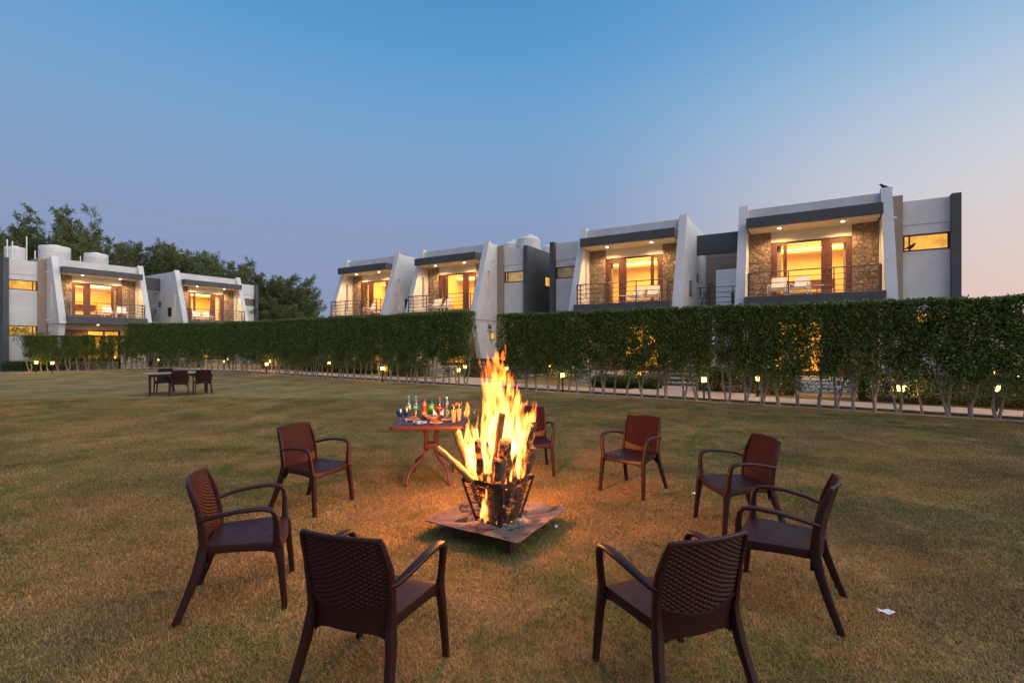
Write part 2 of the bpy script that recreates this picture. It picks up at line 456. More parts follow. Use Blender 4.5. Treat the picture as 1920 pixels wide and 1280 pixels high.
def stone_panel(root, x0, x1, y, z0, z1, seed, single, m):
    r = random.Random(seed)
    b = MB().box(x0, x1, y, y+.12, z0, z1).build('stone_panel', 'mortar', root, mirror=m)
    cells = voronoi_cells(x1-x0, z1-z0, int((x1-x0)*(z1-z0)*40), seed)
    if single:
        for c in cells:
            mb = MB(); stone_mesh(mb, c, x0, z0, y, r, m); mb.build('stone', 'stone', b, smooth=30)
    else:
        mb = MB()
        for c in cells: stone_mesh(mb, c, x0, z0, y, r, m)
        o = mb.build('stones', 'stone', b, smooth=30); o['kind'] = 'stuff'
def window(root, m, rects, x0, x1, z0, z1, y, fw=.07):
    """frame with openings; rects are the glazed openings (x0,x1,z0,z1)"""
    fr = MB().prism([(x0,z0),(x1,z0),(x1,z1),(x0,z1)], y-.05, y+.06, 'y', [[(a,c),(a,d),(b,d),(b,c)] for a,b,c,d in rects]).build('window', 'wood_frame', root, mirror=m)
    for a,b,c,d in rects:
        MB().box(a-.01, b+.01, y, y+.012, c-.01, d+.01).build('pane', 'window_glass', fr, mirror=m)
    return fr
def curtain(root, m, x0, x1, y, z0, z1):
    mb = MB(); n = 24; vs_ = []; fs = []
    for i in range(n+1):
        x = x0+(x1-x0)*i/n; yy = y + .05*math.sin(i*1.9)
        vs_ += [(x,yy,z0),(x,yy,z1)]
    for i in range(n): fs.append((2*i, 2*i+2, 2*i+3, 2*i+1))
    mb.add(vs_, fs); return mb.build('curtain', 'curtain', root, mirror=m, smooth=180)
def railing(root, m, hw=2.12, y0=.14, y1=.95, z=3.6, h=.95):
    r = bpy.data.objects.new('railing', None); COL.objects.link(r); r.parent = root
    for x in (-hw, -hw*.345, hw*.345, hw):
        a = .03 if abs(x) == hw else .02
        MB().box(x-a, x+a, y0-.02, y0+.02, z, z+h).build('post', 'rail_metal', r, mirror=m, smooth=0)
    for x in (-hw, hw): MB().box(x-.02, x+.02, y0+.36, y0+.40, z, z+h-.02).build('post', 'rail_metal', r, mirror=m, smooth=0)
    for i, zz in enumerate((.10, .30, .51, .72, .95)):
        rr = .024 if i == 4 else .014
        mb = MB().sweep([(-hw-.0, y1, z+zz), (-hw, y0, z+zz), (hw, y0, z+zz), (hw, y1, z+zz)], [rr]*4, 6)
        mb.build('rail', 'rail_metal', r, mirror=m)
WALLC = (1.0, .52, .115)
def house(label, cx, m, T, origin, rz, near, wins=('frosted_lit', 'frosted_lit'), side_lit=False, room_power=230, picture=False, sidewin=True, block=True):
    root = thing('house', label, 'house', origin, rz)
    Bx = lambda nm, mt, *a, **k: MB().box(*a).build(nm, mt, root, mirror=m, smooth=0, **k)
    Bx('plinth', 'plaster_plinth', -2.60, 2.60, 1.0, 9.0, 0, .42)
    # upper side walls: front edge leans back towards the top, tall slit
    for sx in (-1, 1):
        a, b = (2.27, 2.62) if sx > 0 else (-2.62, -2.27)
        slit = [(1.50, 4.0), (1.50, 5.9), (1.68, 5.9), (1.68, 4.0)]
        MB().prism([(.15, 3.1), (9.0, 3.1), (9.0, 7.52), (2.0, 7.52), (1.66, 7.64)], a, b, 'x', [slit]).build('side_wall', 'plaster_white', root, mirror=m, smooth=0)
        c, d = (2.25, 2.56) if sx > 0 else (-2.56, -2.25)
        MB().prism([(.38, 3.098), (1.08, .42), (8.9, .42), (8.9, 3.098)], c, d, 'x').build('lower_side_wall', 'plaster_white', root, mirror=m, smooth=0)
    Bx('parapet', 'plaster_white', -2.268, 2.268, 1.72, 1.92, 6.902, 7.47)
    Bx('roof', 'plaster_plinth', -2.268, 2.268, 1.92, 8.9, 6.72, 6.88)
    Bx('rear_wall', 'plaster_white', -2.268, 2.268, 8.7, 8.9, .42, 6.718)
    cn = Bx('canopy', 'plaster_grey', -2.262, 2.262, .78, 1.98, 6.5, 6.9)
    Bx('soffit', 'plaster_cream', -2.20, 2.20, .88, 2.12, 6.47, 6.498)
    for x in (-1.08, 1.07):
        MB().lathe([(.055, 0), (.055, -.012), (.045, -.014)], 14, (x*m, 1.36, 6.47)).build('downlight', 'downlight', root)
        lamp('SPOT', 230, (1, .60, .24), (x*m, 1.36, 6.44), root, .05, (0, 0, 0), spot_size=R(150), spot_blend=.6)
    Bx('balcony_slab', 'plaster_grey', -2.262, 2.262, 0, 2.2, 3.1, 3.6)
    Bx('bounce_floor', 'bounce_beige', -2.24, 2.24, .04, 2.07, 3.602, 3.612)  # pale floor sheet added on the grey slab to bounce light onto the soffit
    Bx('lintel_wall', 'plaster_cream', -1.43, 1.41, 2.1, 2.28, 6.03, 6.72)
    stone_panel(root, -2.268, -1.432, 2.08, 3.602, 6.468, 11, near, m)
    stone_panel(root, 1.412, 2.268, 2.08, 3.602, 6.468, 12, near, m)
    Bx('balcony_wall', 'plaster_cream', -2.268, -1.432, 2.21, 2.3, 3.602, 6.72)
    Bx('balcony_wall', 'plaster_cream', 1.412, 2.268, 2.21, 2.3, 3.602, 6.72)
    fr = window(root, m, [(-1.20, -.97, 3.85, 5.90), (-.83, .38, 3.85, 5.96), (.76, 1.22, 3.80, 5.80)], -1.428, 1.408, 3.604, 6.028, 2.2)
    MB().box(.60, .625, 2.09, 2.14, 4.60, 4.78).build('handle', 'rail_metal', fr, mirror=m, smooth=0)
    # upper room
    Bx('room_floor', 'room_floor', -2.268, 2.268, 2.3, 5.8, 3.5, 3.6)
    Bx('room_wall', 'room_wall', -2.268, 2.268, 5.6, 5.75, 3.602, 6.718)
    Bx('room_wall', 'room_wall', -2.268, -2.20, 2.3, 5.598, 3.602, 6.718)
    Bx('room_wall', 'room_wall', 2.20, 2.268, 2.3, 5.598, 3.602, 6.718)
    Bx('ceiling', 'plaster_cream', -2.198, 2.198, 2.3, 5.598, 6.50, 6.60)
    Bx('ceiling_beam', 'room_wall', -2.198, 2.198, 4.85, 5.597, 5.98, 6.12)
    Bx('cove_light', 'cove_light', -2.1, 2.1, 4.95, 5.05, 6.122, 6.16)
    curtain(root, m, -1.42, -1.05, 2.45, 3.65, 6.2); curtain(root, m, 1.15, 1.45, 2.45, 3.65, 6.2)
    Bx('bed', 'linen', -.9, .9, 4.0, 5.59, 3.602, 4.15); Bx('headboard', 'wood_frame', -1.0, 1.0, 5.52, 5.596, 3.602, 4.75)
    if picture:
        p = Bx('picture', 'wood_frame', -.15, .35, 5.55, 5.598, 4.8, 5.4); MB().box(-.10, .30, 5.54, 5.549, 4.86, 5.34).build('print', 'linen', p, mirror=m, smooth=0)
    lamp('AREA', room_power, WALLC, (0, 3.9, 6.44), root, shape='RECTANGLE', size=2.6, size_y=1.8)
    railing(root, m)
    # ground floor
    Bx('porch_wall', 'plaster_cream', -2.248, 2.248, 2.30, 2.42, 2.75, 3.098)
    stone_panel(root, 1.412, 2.248, 2.28, .422, 2.748, 13, False, m)
    Bx('porch_wall', 'plaster_cream', -2.248, -1.432, 2.30, 2.42, .422, 2.748)
    window(root, m, [(-1.30, -.50, .62, 2.65), (-.40, .46, .62, 2.65)], -1.428, .58, .422, 2.748, 2.36)
    dr = Bx('door', 'wood_door', .584, 1.408, 2.30, 2.38, .422, 2.746); MB().box(.66, .69, 2.25, 2.298, 1.40, 1.58).build('handle', 'rail_metal', dr, mirror=m, smooth=0)
    Bx('room_wall', 'room_wall', -2.248, 2.248, 5.6, 5.75, .422, 3.098); Bx('room_wall', 'room_wall', -2.247, -2.19, 2.43, 5.598, .422, 3.098); Bx('room_wall', 'room_wall', 2.19, 2.247, 2.43, 5.598, .422, 3.098)
    lamp('AREA', room_power, WALLC, (0, 3.9, 3.0), root, shape='RECTANGLE', size=2.6, size_y=1.8)
    MB().lathe([(.055, 0), (.055, -.012), (.045, -.014)], 14, (.2*m, 1.4, 3.098)).build('downlight', 'downlight', root)
    lamp('SPOT', 140, (1, .62, .26), (.2*m, 1.4, 3.05), root, .05, (0, 0, 0), spot_size=R(150), spot_blend=.6)
    if sidewin:
        for a, b, c, d in ((2.15, 2.75, 3.95, 4.69), (3.9, 4.36, 4.78, 5.23), (4.7, 5.0, 4.17, 4.65)):
            f = Bx('side_window', 'wood_frame', -2.632, -2.622, a, b, c, d); MB().box(-2.640, -2.634, a+.04, b-.04, c+.04, d-.04).build('pane', 'dark_pane', f, mirror=m, smooth=0)
    # small spout stubs on the flank
    for zz in (6.55, 3.35):
        MB().sweep([(2.62, 2.0, zz), (2.80, 2.0, zz-.02)], [.03, .03], 8).build('spout', 'pipe_white', root, mirror=m)
    # stair block beside it
    if not block: return root
    Bx('beige_wall', 'plaster_beige', 2.622, 3.05, 2.48, 8.9, 0, 7.47)
    Bx('block_wall', 'plaster_white', 3.052, 4.448, 2.60, 8.9, 0, 2.28)
    Bx('block_wall', 'plaster_white', 3.052, 4.448, 2.60, 8.9, 2.95, 5.28)
    Bx('block_wall', 'plaster_white', 3.052, 4.448, 2.60, 8.9, 5.93, 6.30)
    Bx('block_wall', 'plaster_white', 3.052, 4.448, 2.57, 8.9, 6.302, 7.22)
    Bx('block_core', 'plaster_white', 3.30, 4.2, 3.0, 8.8, 2.28, 5.93)
    for (za, zb), wm in zip(((5.282, 5.928), (2.282, 2.948)), wins):
        f = MB().prism([(3.054,za),(4.446,za),(4.446,zb),(3.054,zb)], 2.62, 2.72, 'y', [[(3.12,za+.06),(3.12,zb-.06),(3.24,zb-.06),(3.24,za+.06)], [(3.29,za+.06),(3.29,zb-.06),(4.38,zb-.06),(4.38,za+.06)]]).build('window', 'wood_frame', root, mirror=m)
        MB().box(3.11, 4.39, 2.68, 2.70, za+.05, zb-.05).build('pane', wm, f, mirror=m, smooth=0)
    Bx('grey_wall', 'plaster_grey', 4.45, 4.72, 2.36, 9.0, 0, 7.28)
    if side_lit:
        f = Bx('side_window', 'wood_frame', 4.722, 4.74, 4.5, 6.0, 5.18, 5.80); MB().box(4.742, 4.748, 4.55, 5.95, 5.24, 5.74).build('pane', 'frosted_lit', f, mirror=m, smooth=0)
    return root
T0 = 21.3
H4 = house('grey canopied white house with a bird perched on its roof corner', .2, 1, T0, ST(.2, T0), ROWA, True, side_lit=False)
H3 = house('white stone-clad house left of the staircase, next to the one with a perched bird', -7.19, -1, T0, ST(-7.19, T0), ROWA, True, wins=('frosted_dim', 'frosted_dim'))
H2 = house('white house with round tanks on its roof and a wall lantern above the hedge gap', -18.02, 1, T0, ST(-18.02, T0), ROWA, False, wins=('frosted_mid', 'frosted_mid'), side_lit=True, picture=True)
H1 = house('white sloping-walled house beside open sky, next to bamboo and a pale lantern house', -24.98, -1, T0, ST(-24.98, T0), ROWA, False, block=False)
RC = R(59); OC = Vector((-26.0, 36.75, 0)); DC = Vector((math.cos(RC), math.sin(RC), 0))
L1 = house('white house with three white tanks and pipes on the roof, by the low hedge', 0, -1, 0, OC - DC*3.695, RC, False)
L2 = house('white house without tanks standing in front of the bamboo grove', 0, 1, 0, OC + DC*3.695, RC, False, wins=('frosted_dim', 'frosted_dim'))

def bridge(label, origin, rz, rear):
    b = thing('bridge', label, 'bridge', origin, rz)
    Bx = lambda nm, mt, *a: MB().box(*a).build(nm, mt, b, smooth=0)
    Bx('beam', 'plaster_grey', -1.07, 1.07, 4.0, 4.3, 6.15, 7.1)
    Bx('soffit_beam', 'plaster_white', -.75, 1.07, 4.32, 4.9, 6.0, 6.12)
    Bx('rear_beam', 'plaster_beige', -1.07, 1.07, 6.6, 6.9, 5.75, 6.9)
    Bx('pier', 'plaster_beige', -1.07, -.62, 6.6, 6.9, 3.6, 5.748)
    Bx('floor_slab', 'plaster_plinth', -1.07, 1.07, 3.9, 8.5, 3.3, 3.6)
    for x in (-.5, .55): Bx('post', 'rail_metal', x-.02, x+.02, 4.0, 4.04, 3.6, 4.5)
    for z in (3.75, 4.0, 4.25, 4.5):
        MB().sweep([(-1.06, 4.02, z), (1.06, 4.02, z)], [.016]*2, 6).build('rail', 'rail_metal', b)
    MB().sweep([(-.85, 3.6, 3.6), (-.55, 4.5, 4.75), (-.50, 5.2, 4.75)], [.03]*3, 6).build('handrail', 'rail_metal', b)
    for i in range(5): Bx('baluster', 'rail_metal', -.88+i*.085, -.86+i*.085, 3.66+i*.2, 3.68+i*.2, 3.3, 3.75+i*.25)
bridge('grey roofed bridge above the stairs between the stone-clad houses', ST(-3.49, T0), ROWA, True)
bridge('grey link above the passage between the two houses backed by bamboo', OC, RC, False)
bridge('grey link between the lantern house and the one beside open sky', ST(-21.5, T0), ROWA, False)
# a house in the row behind, seen through the passage
rh = thing('house', 'pale rear house seen through the passage under the grey bridge', 'house', ST(-3.49, T0), ROWA)
MB().prism([(12.0, 0), (20, 0), (20, 7.6), (12.6, 7.6)], .55, 6, 'x').build('wall', 'plaster_white', rh, smooth=0)
MB().box(-1.6, .548, 13.2, 20, 0, 7.4).build('wall', 'plaster_white', rh, smooth=0)
for a, c, d in ((-.6, 4.4, 5.1), (-.25, 3.2, 4.0)):
    MB().box(a, a+.16, 13.18, 13.198, c, d).build('window', 'dark_pane', rh, smooth=0)
MB().box(.25, .31, 13.16, 13.198, 3, 6.2).build('downpipe', 'pipe_white', rh, smooth=0)
MB().box(-1.55, .5, 13.0, 13.198, 7.2, 7.3).build('cornice', 'plaster_white', rh, smooth=0)

# stairs between H3 and H4, entrance steps
st = thing('staircase', 'dark open stairs with pale edges under the grey bridge', 'stairs', ST(-4.2, T0-1.0), ROWA)
for i in range(8):
    MB().box(-.75, .75, i*.27, i*.27+.30, .12+i*.17, .17+i*.17).build('tread', 'edging_white', st, smooth=0)
    MB().box(-.75, .75, i*.27+.02, i*.27+.06, i*.17, .118+i*.17).build('riser', 'kerb_stone', st, smooth=0)
for x in (-.80, .76): MB().prism([(0,0),(2.3,1.2),(2.3,1.5),(0,.3)], x, x+.04, 'x').build('stringer', 'kerb_stone', st, smooth=0)
def steps(label, s, t):
    q = thing('entrance_steps', label, 'steps', ST(s, t), ROWA)
    for i in range(4): MB().box(-.75, .75, i*.32, 1.9, i*.105, (i+1)*.105-.002).build('step', 'edging_white', q, smooth=0, bevel=.01)
steps('pale entrance steps between the two clipped box hedges', .65, 20.0)
steps('pale entrance steps beside the tuft of ornamental grass', -7.9, 20.0)
steps('pale entrance steps behind the gap in the tall hedge', -17.4, 20.0)

# wall lantern and house number on the flank of H2
wl = thing('wall_lantern', 'lit lantern fixed on the white wall above the hedge gap', 'lantern', ST(-15.43, T0+1.9, 2.0), ROWA)
MB().box(0, .03, -.09, .09, -.02, .42).build('backplate', 'lamp_black', wl, smooth=0)
MB().box(.03, .14, -.075, .075, .03, .37).build('glass', 'frosted_lit', wl, smooth=0)
MB().box(.03, .16, -.09, .09, .372, .40).build('cap', 'lamp_black', wl, smooth=0); MB().box(.03, .16, -.09, .09, 0, .028).build('base', 'lamp_black', wl, smooth=0)
hn = thing('house_number', 'dark metal house number above the wall lantern', 'number', ST(-15.44, T0+1.75, 2.72), ROWA)
def text_mesh(body, size, extrude=.001, bold=0):
    cu = bpy.data.curves.new('text', 'FONT'); cu.body = body; cu.size = size; cu.extrude = extrude; cu.offset = bold; cu.align_x = 'CENTER'; cu.align_y = 'CENTER'; cu.resolution_u = 2
    o = bpy.data.objects.new('text', cu); COL.objects.link(o)
    me = bpy.data.meshes.new_from_object(o.evaluated_get(bpy.context.evaluated_depsgraph_get()))
    v = [tuple(p.co) for p in me.vertices]; f = [tuple(p.vertices) for p in me.polygons]
    bpy.data.objects.remove(o); bpy.data.meshes.remove(me); bpy.data.curves.remove(cu)
    return v, f
v, f = text_mesh('26', .34, .01, .006); mb = MB(); mb.add([(.012+p[2], p[0], p[1]) for p in v], f); mb.build('digits', 'lamp_black', hn, smooth=0, recalc=False)
MB().box(0, .015, -.24, .22, -.26, -.22).build('underline', 'lamp_black', hn, smooth=0)

# rooftop tanks and pipes
def tank(label, loc, r, h, group=None, flat=False):
    prof = [(r*.97, 0)]
    n = 9
    for i in range(n): prof += [(r, h*.78*(i+.15)/n), (r, h*.78*(i+.75)/n), (r*.96, h*.78*(i+.9)/n)]
    prof += [(r*.98, h*.80), (r*.80, h*.91), (r*.34, h*.965), (r*.33, h), (r*.02, h)] if not flat else [(r, h*.90), (r*.97, h*.955), (r*.4, h*.985), (r*.38, h), (r*.02, h)]
    t = thing('water_tank', label, 'water tank', loc, 0, group)
    MB().lathe(prof, 28).build('body', 'tank_plastic', t, smooth=50)
    MB().lathe([(r*.36, 0), (r*.36, .05), (.01, .06)], 20, (0, 0, h)).build('lid', 'tank_plastic', t)
def loc_of(root, x, y, z): return root.matrix_basis @ Vector((x, y, z))
bpy.context.view_layer.update()
tank('small domed white tank at the grey wall of the lantern house roof', loc_of(H2, 4.1, 6.6, 7.0), .55, 1.15)
tank('large domed white tank on the lantern house roof', loc_of(H2, 3.5, 4.7, 7.22), .72, 1.15)
tank('low white tank behind the beige wall of the lantern house', loc_of(H2, 2.4, 4.6, 6.88), .60, 1.30)
tank('small white tank with a pipe in front, on the roof by the low hedge', loc_of(L1, -3.75, 4.2, 7.22), .52, 1.05, flat=True)
tank('wide white tank behind the beige wall, on the roof by the low hedge', loc_of(L1, -1.5, 5.0, 7.05), .88, 1.75, flat=True)
tank('white tank set apart on the roof by the low hedge', loc_of(L1, .55, 4.0, 7.15), .72, 1.35, flat=True)
for x, y, h in ((-4.3, 3.4, 1.35), (-4.1, 3.2, 1.25), (-3.4, 3.3, 1.7), (-2.75, 4.2, 1.3), (-.3, 4.2, 1.3), (2.0, 4.2, .6)):
    p = loc_of(L1, x, y, 7.22 if x < -3 else 6.88)
    o = MB().sweep([(0, 0, 0), (0, 0, h), (.0, 0, h+.02)], [.035, .035, .02], 8).build('vent_pipe', 'pipe_white', loc=p)
    tag(o, 'thin white vent pipe standing on the roof with three tanks', 'pipe', 'roof vent pipes')

# birds
def bird(label, loc, rz, s=1.0):
    b = thing('bird', label, 'bird', loc, rz)
    MB().sweep([(-.20,0,.05),(-.10,0,.09),(0,0,.12),(.07,0,.17),(.10,0,.215),(.145,0,.225)], [(.012,.006),(.03,.02),(.055,.05),(.045,.042),(.032,.03),(.006,.006)], 10).build('body', 'bird_black', b).scale = (s,)*3
    MB().sweep([(.135,0,.222),(.175,0,.212)], [.010,.002], 6).build('beak', 'bird_black', b).scale = (s,)*3
    for y in (-.02, .02): MB().sweep([(.0,y,0),(.0,y,.09)], [.005,.006], 6).build('leg', 'bird_black', b).scale = (s,)*3
bird('dark bird perched on the white roof corner', loc_of(H4, 2.43, 1.85, 7.55), ROWA + math.pi, 1.25)
bird('dark bird sitting on the sill of the lit strip window', loc_of(H4, 3.28, 2.58, 5.285), ROWA + R(10), 1.3)

# balcony chairs
def balcony_chair(loc, rz, label, first=[None]):
    if first[0] is None:
        t = thing('lounge_chair', label, 'chair')
        def pad(nm, pts): MB().sweep(pts, [(.28, .035)]*len(pts), 12, (0, 0, 1), 5).build(nm, 'linen', t)
        pad('seat', [(0, -.28, .36), (0, .1, .31), (0, .25, .32)]); pad('backrest', [(0, .22, .34), (0, .40, .66), (0, .47, .86)])
        for sx in (-.31, .31):
            for y, z in ((-.26, .52), (.28, .52)): MB().sweep([(sx, y*1.1, 0), (sx, y, z)], [.018]*2, 8).build('leg', 'linen', t)
            MB().sweep([(sx, -.29, .52), (sx, 0, .55), (sx, .36, .53)], [(.03, .014)]*3, 8).build('armrest', 'linen', t)
        first[0] = t
    else:
        t = copy_tree(first[0])
    t.location = loc; t.rotation_euler = (0, 0, rz); tag(t, label, 'chair', 'pale balcony chairs')
where = {H4: 'perched-bird house', H3: 'house left of the staircase', H2: 'lantern house', H1: 'house beside open sky', L1: 'house with three roof tanks', L2: 'house without tanks by the bamboo'}
for h_, m_ in ((H4, 1), (H3, -1), (H2, 1), (H1, -1), (L1, -1), (L2, 1)):
    rz = h_.rotation_euler.z
    for x in (-1.15, -.35): balcony_chair(loc_of(h_, x*m_, 1.25, 3.613), rz + rnd.uniform(-.3, .3), 'pale cushioned chair on the balcony of the ' + where[h_])
    bt = thing('side_table', 'small low table on the balcony of the ' + where[h_], 'table', loc_of(h_, .28*m_, 1.25, 3.613), rz, 'balcony side tables')
    MB().lathe([(.20, .40), (.20, .42), (.19, .425)], 20).build('top', 'linen', bt)
    for k in range(3):
        a = k*2.094; MB().sweep([(.17*math.cos(a), .17*math.sin(a), 0), (.08*math.cos(a), .08*math.sin(a), .40)], [.012]*2, 6).build('leg', 'rail_metal', bt)

# ------------------------------------------------------------------ leaves
def leaf(mb, p, d, n, l, w_):
    """folded leaf of four triangles"""
    d = d.normalized(); s_ = d.cross(n)
    if s_.length < 1e-3: s_ = d.orthogonal()
    s_.normalize(); up = s_.cross(d)
    mb.add([p, p+d*l*.45+s_*w_*.5+up*w_*.15, p+d*l, p+d*l*.45-s_*w_*.5+up*w_*.15], [(0,1,2),(0,2,3)])
def rv(r): return Vector((r.gauss(0,1), r.gauss(0,1), r.gauss(0,1))).normalized()
def hedge_variant(seed, H_=2.8, n=2300, bot=.95):
    r = random.Random(seed)
    tr = MB(); stems = r.choice((1, 2, 2, 2, 3))
    tips = []
    for k in range(stems):
        x = r.uniform(-.10, .10); y = r.uniform(-.05, .05); p = Vector((x*.5, y, -.02)); path = [p]; dx = r.uniform(-.26, .26)
        for i in range(1, 8):
            p = p + Vector((dx/6*(1.6-.2*i) + r.uniform(-.045, .045), r.uniform(-.03, .03), (H_*.80)/7)); path.append(p.copy())
        r0 = r.uniform(.026, .046)/ (1 if stems == 1 else 1.25)
        tr.sweep(path, [r0*(1.35 if i == 0 else 1)*(1-.085*i) for i in range(8)], 7)
        for b in range(3):
            i = r.randint(2, 5); q = path[i]; e = q + Vector((r.uniform(-.28, .28), r.uniform(-.2, .2), r.uniform(.3, .6)))
            tr.sweep([q, (q+e)/2 + Vector((r.uniform(-.04, .04), 0, .03)), e], [r0*.5, r0*.38, r0*.2], 5)
    cr = MB()
    cl = [(r.uniform(-.30, .30), r.uniform(-.27, .27), r.uniform(bot, H_-.1)) for _ in range(26)]
    for i in range(n):
        if i % 10 < 4:    # clipped outer skin: top and both faces
            q = r.random()
            if q < .30: p = Vector((r.uniform(-.33, .33), r.uniform(-.33, .33), H_-abs(r.gauss(0, .05))))
            else: p = Vector((r.uniform(-.34, .34), r.choice((-1, 1))*(.32-abs(r.gauss(0, .04))), bot+.25+(H_-bot-.25)*r.random()**.75))
        else:
            c = r.choice(cl); p = Vector((c[0]+r.gauss(0, .09), max(-.36, min(.36, c[1]+r.gauss(0, .09))), min(H_+.01, c[2]+r.gauss(0, .13))))
        if i % 60 == 0: p = Vector((r.uniform(-.2, .2), r.uniform(-.2, .2), r.uniform(.45, bot)))
        d = rv(r); d.z -= .25; leaf(cr, p, d, rv(r), r.uniform(.05, .092), r.uniform(.030, .052))
    return tr, cr
VAR = []
for k in range(9):
    tr, cr = hedge_variant(100+k, 2.80, (5700, 4700, 6100)[k % 3], (.80, .95, .70, 1.1)[k % 4])
    a = tr.build('trunk', 'trunk'); b = cr.build('crown', 'hedge_leaf', smooth=0, recalc=False); VAR.append((a.data, b.data))
    bpy.data.objects.remove(a); bpy.data.objects.remove(b)
def hedge_tree(p, rz, sz, label, group, k, sx=1.0):
    t = thing('hedge_tree', label, 'hedge tree', p, rz, group); t.scale = (sx, 1, sz)
    for nm, me in zip(('trunk', 'crown'), VAR[k]):
        o = bpy.data.objects.new(nm, me); COL.objects.link(o); o.parent = t
def hedge_run(a, b, step, h0, h1, label, group, jit=.07):
    d = b-a; n = int(d.length/step); rz = math.atan2(d.y, d.x)
    for i in range(n+1):
        p = a + d*(i/n) + Vector((rnd.uniform(-jit, jit), rnd.uniform(-jit, jit), 0)); h = h0+(h1-h0)*i/n
        hedge_tree(p, rz + rnd.choice((0, math.pi)) + rnd.uniform(-.06, .06), h/2.80*rnd.uniform(.985, 1.012), label, group, rnd.randrange(9))
hs = lambda s: ST(s, hedge_t(s))
hedge_run(hs(9.84), hs(-9.75), .43, 2.72, 2.86, 'slender clipped hedge tree in the row before the perched-bird and staircase houses', 'hedge trees right of the gap')
hedge_run(hs(-11.85), HB, .43, 3.02, 3.10, 'slender clipped hedge tree in the tall row before the lantern house and the bamboo', 'hedge trees left of the gap')
hedge_run(HB+Vector((-.4,.05,0)), HC, .47, 3.05, 3.12, 'slender clipped hedge tree in the tall row before the house without tanks', 'hedge trees left of the gap')
hedge_run(HC+Vector((-.3,-.3,0)), HD, .42, 2.30, 2.28, 'shorter clipped hedge tree in the low row before the house with three tanks', 'low hedge trees')

# clipped shrubs, grasses behind the path
def shrub(label, p, rz, lx, ly, h, n, mt='shrub_leaf', grass=False, name='shrub', cat='shrub', group=None):
    r = random.Random(int(abs(p.x*77+p.y*31)))
    t = thing(name, label, cat, p, rz, group); mb = MB(); n = int(n*(1.5 if grass else 3.6))
    if grass:
        for i in range(n):
            q = Vector((r.uniform(-lx, lx), r.uniform(-ly, ly), 0)); e = Vector((r.gauss(0, .12), r.gauss(0, .12), h*r.uniform(.6, 1.1)))
            s_ = Vector((.008, 0, 0)) if i % 2 else Vector((0, .008, 0)); m_ = q+e*.55; tip = q+e+Vector((r.gauss(0, .1), r.gauss(0, .1), -.05))
            mb.add([q-s_, q+s_, m_+s_, m_-s_, tip], [(0,1,2,3),(3,2,4)])
        mb.build('blades', mt, t, smooth=0, recalc=False)
    else:
        for i in range(n):
            q = r.random()
            if q < .4: p_ = Vector((r.uniform(-lx, lx), r.uniform(-ly, ly), h-abs(r.gauss(0, .04))))
            elif q < .75: p_ = Vector((r.uniform(-lx, lx), -ly+abs(r.gauss(0, .05)), r.uniform(.03, h)))
            elif q < .88: p_ = Vector((r.choice((-1, 1))*(lx-abs(r.gauss(0, .05))), r.uniform(-ly, ly), r.uniform(.03, h)))
            else: p_ = Vector((r.uniform(-lx, lx), r.uniform(-ly, ly), r.uniform(.03, h)))
            leaf(mb, p_, rv(r), rv(r), r.uniform(.04, .07), r.uniform(.022, .036))
        mb.build('foliage', mt, t, smooth=0, recalc=False)
        for k in range(max(3, int(lx*3))):
            x = -lx*.85+1.7*lx*k/max(2, int(lx*3)-1); MB().sweep([(x, 0, 0), (x+.03, .02, h*.55), (x-.02, 0, h*.85)], [.02, .014, .006], 6).build('stem', 'trunk', t)
shrub('clipped box hedge left of the entrance steps of the perched-bird house', ST(-1.55, 18.9), ROWA, 1.25, .45, .78, 5200)
shrub('long clipped box hedge right of the entrance steps of the perched-bird house', ST(3.6, 18.3), ROWA, 2.15, .45, .80, 8200)
shrub('rounded clipped shrub at the right foot of the staircase', ST(-3.0, 18.9), ROWA, .38, .42, .85, 1800)
shrub('ornamental grass bed beside the entrance steps left of the staircase', ST(-6.0, 18.6), ROWA, 1.3, .4, .55, 2600, grass=True, name='grass_bed')
shrub('clipped box hedge seen through the gap in the tall hedge', ST(-13.6, 20.6), ROWA, 1.5, .5, .95, 5200)
shrub('low clipped shrub behind the trunks of the lantern house hedge', ST(-18.6, 19.6), ROWA, 1.3, .45, .8, 4200)
shrub('grassy planting behind the long hedge beside open sky', ST(-24.5, 20.0), ROWA, 3.0, .5, .9, 4200, grass=True, name='grass_bed')
shrub('leafy planting behind the long hedge in front of the bamboo', ST(-31, 21.0), ROWA, 2.4, .6, 1.1, 6000)
shrub('dark planting under the low hedge', Vector((-28.8, 32.4, 0)), R(37), 2.0, .4, .75, 4200)
shrub('low tufted planting at the beige wall behind the small tree', Vector((-31.2, 31.2, 0)), R(30), 1.1, .5, .75, 2600, grass=True, name='grass_bed')
shrub('leafy planting at the passage between the two bamboo-backed houses', Vector((-24.2, 35.0, 0)), R(59), 1.6, .5, .9, 3600)
shrub('clipped hedge at the far right corner behind the path', ST(8.4, 18.6), ROWA, 2.2, .5, .9, 6000)
shrub('tall dark hedge behind the path beyond the grey end wall', ST(6.4, 21.3), ROWA, 1.5, .5, 2.6, 7000)
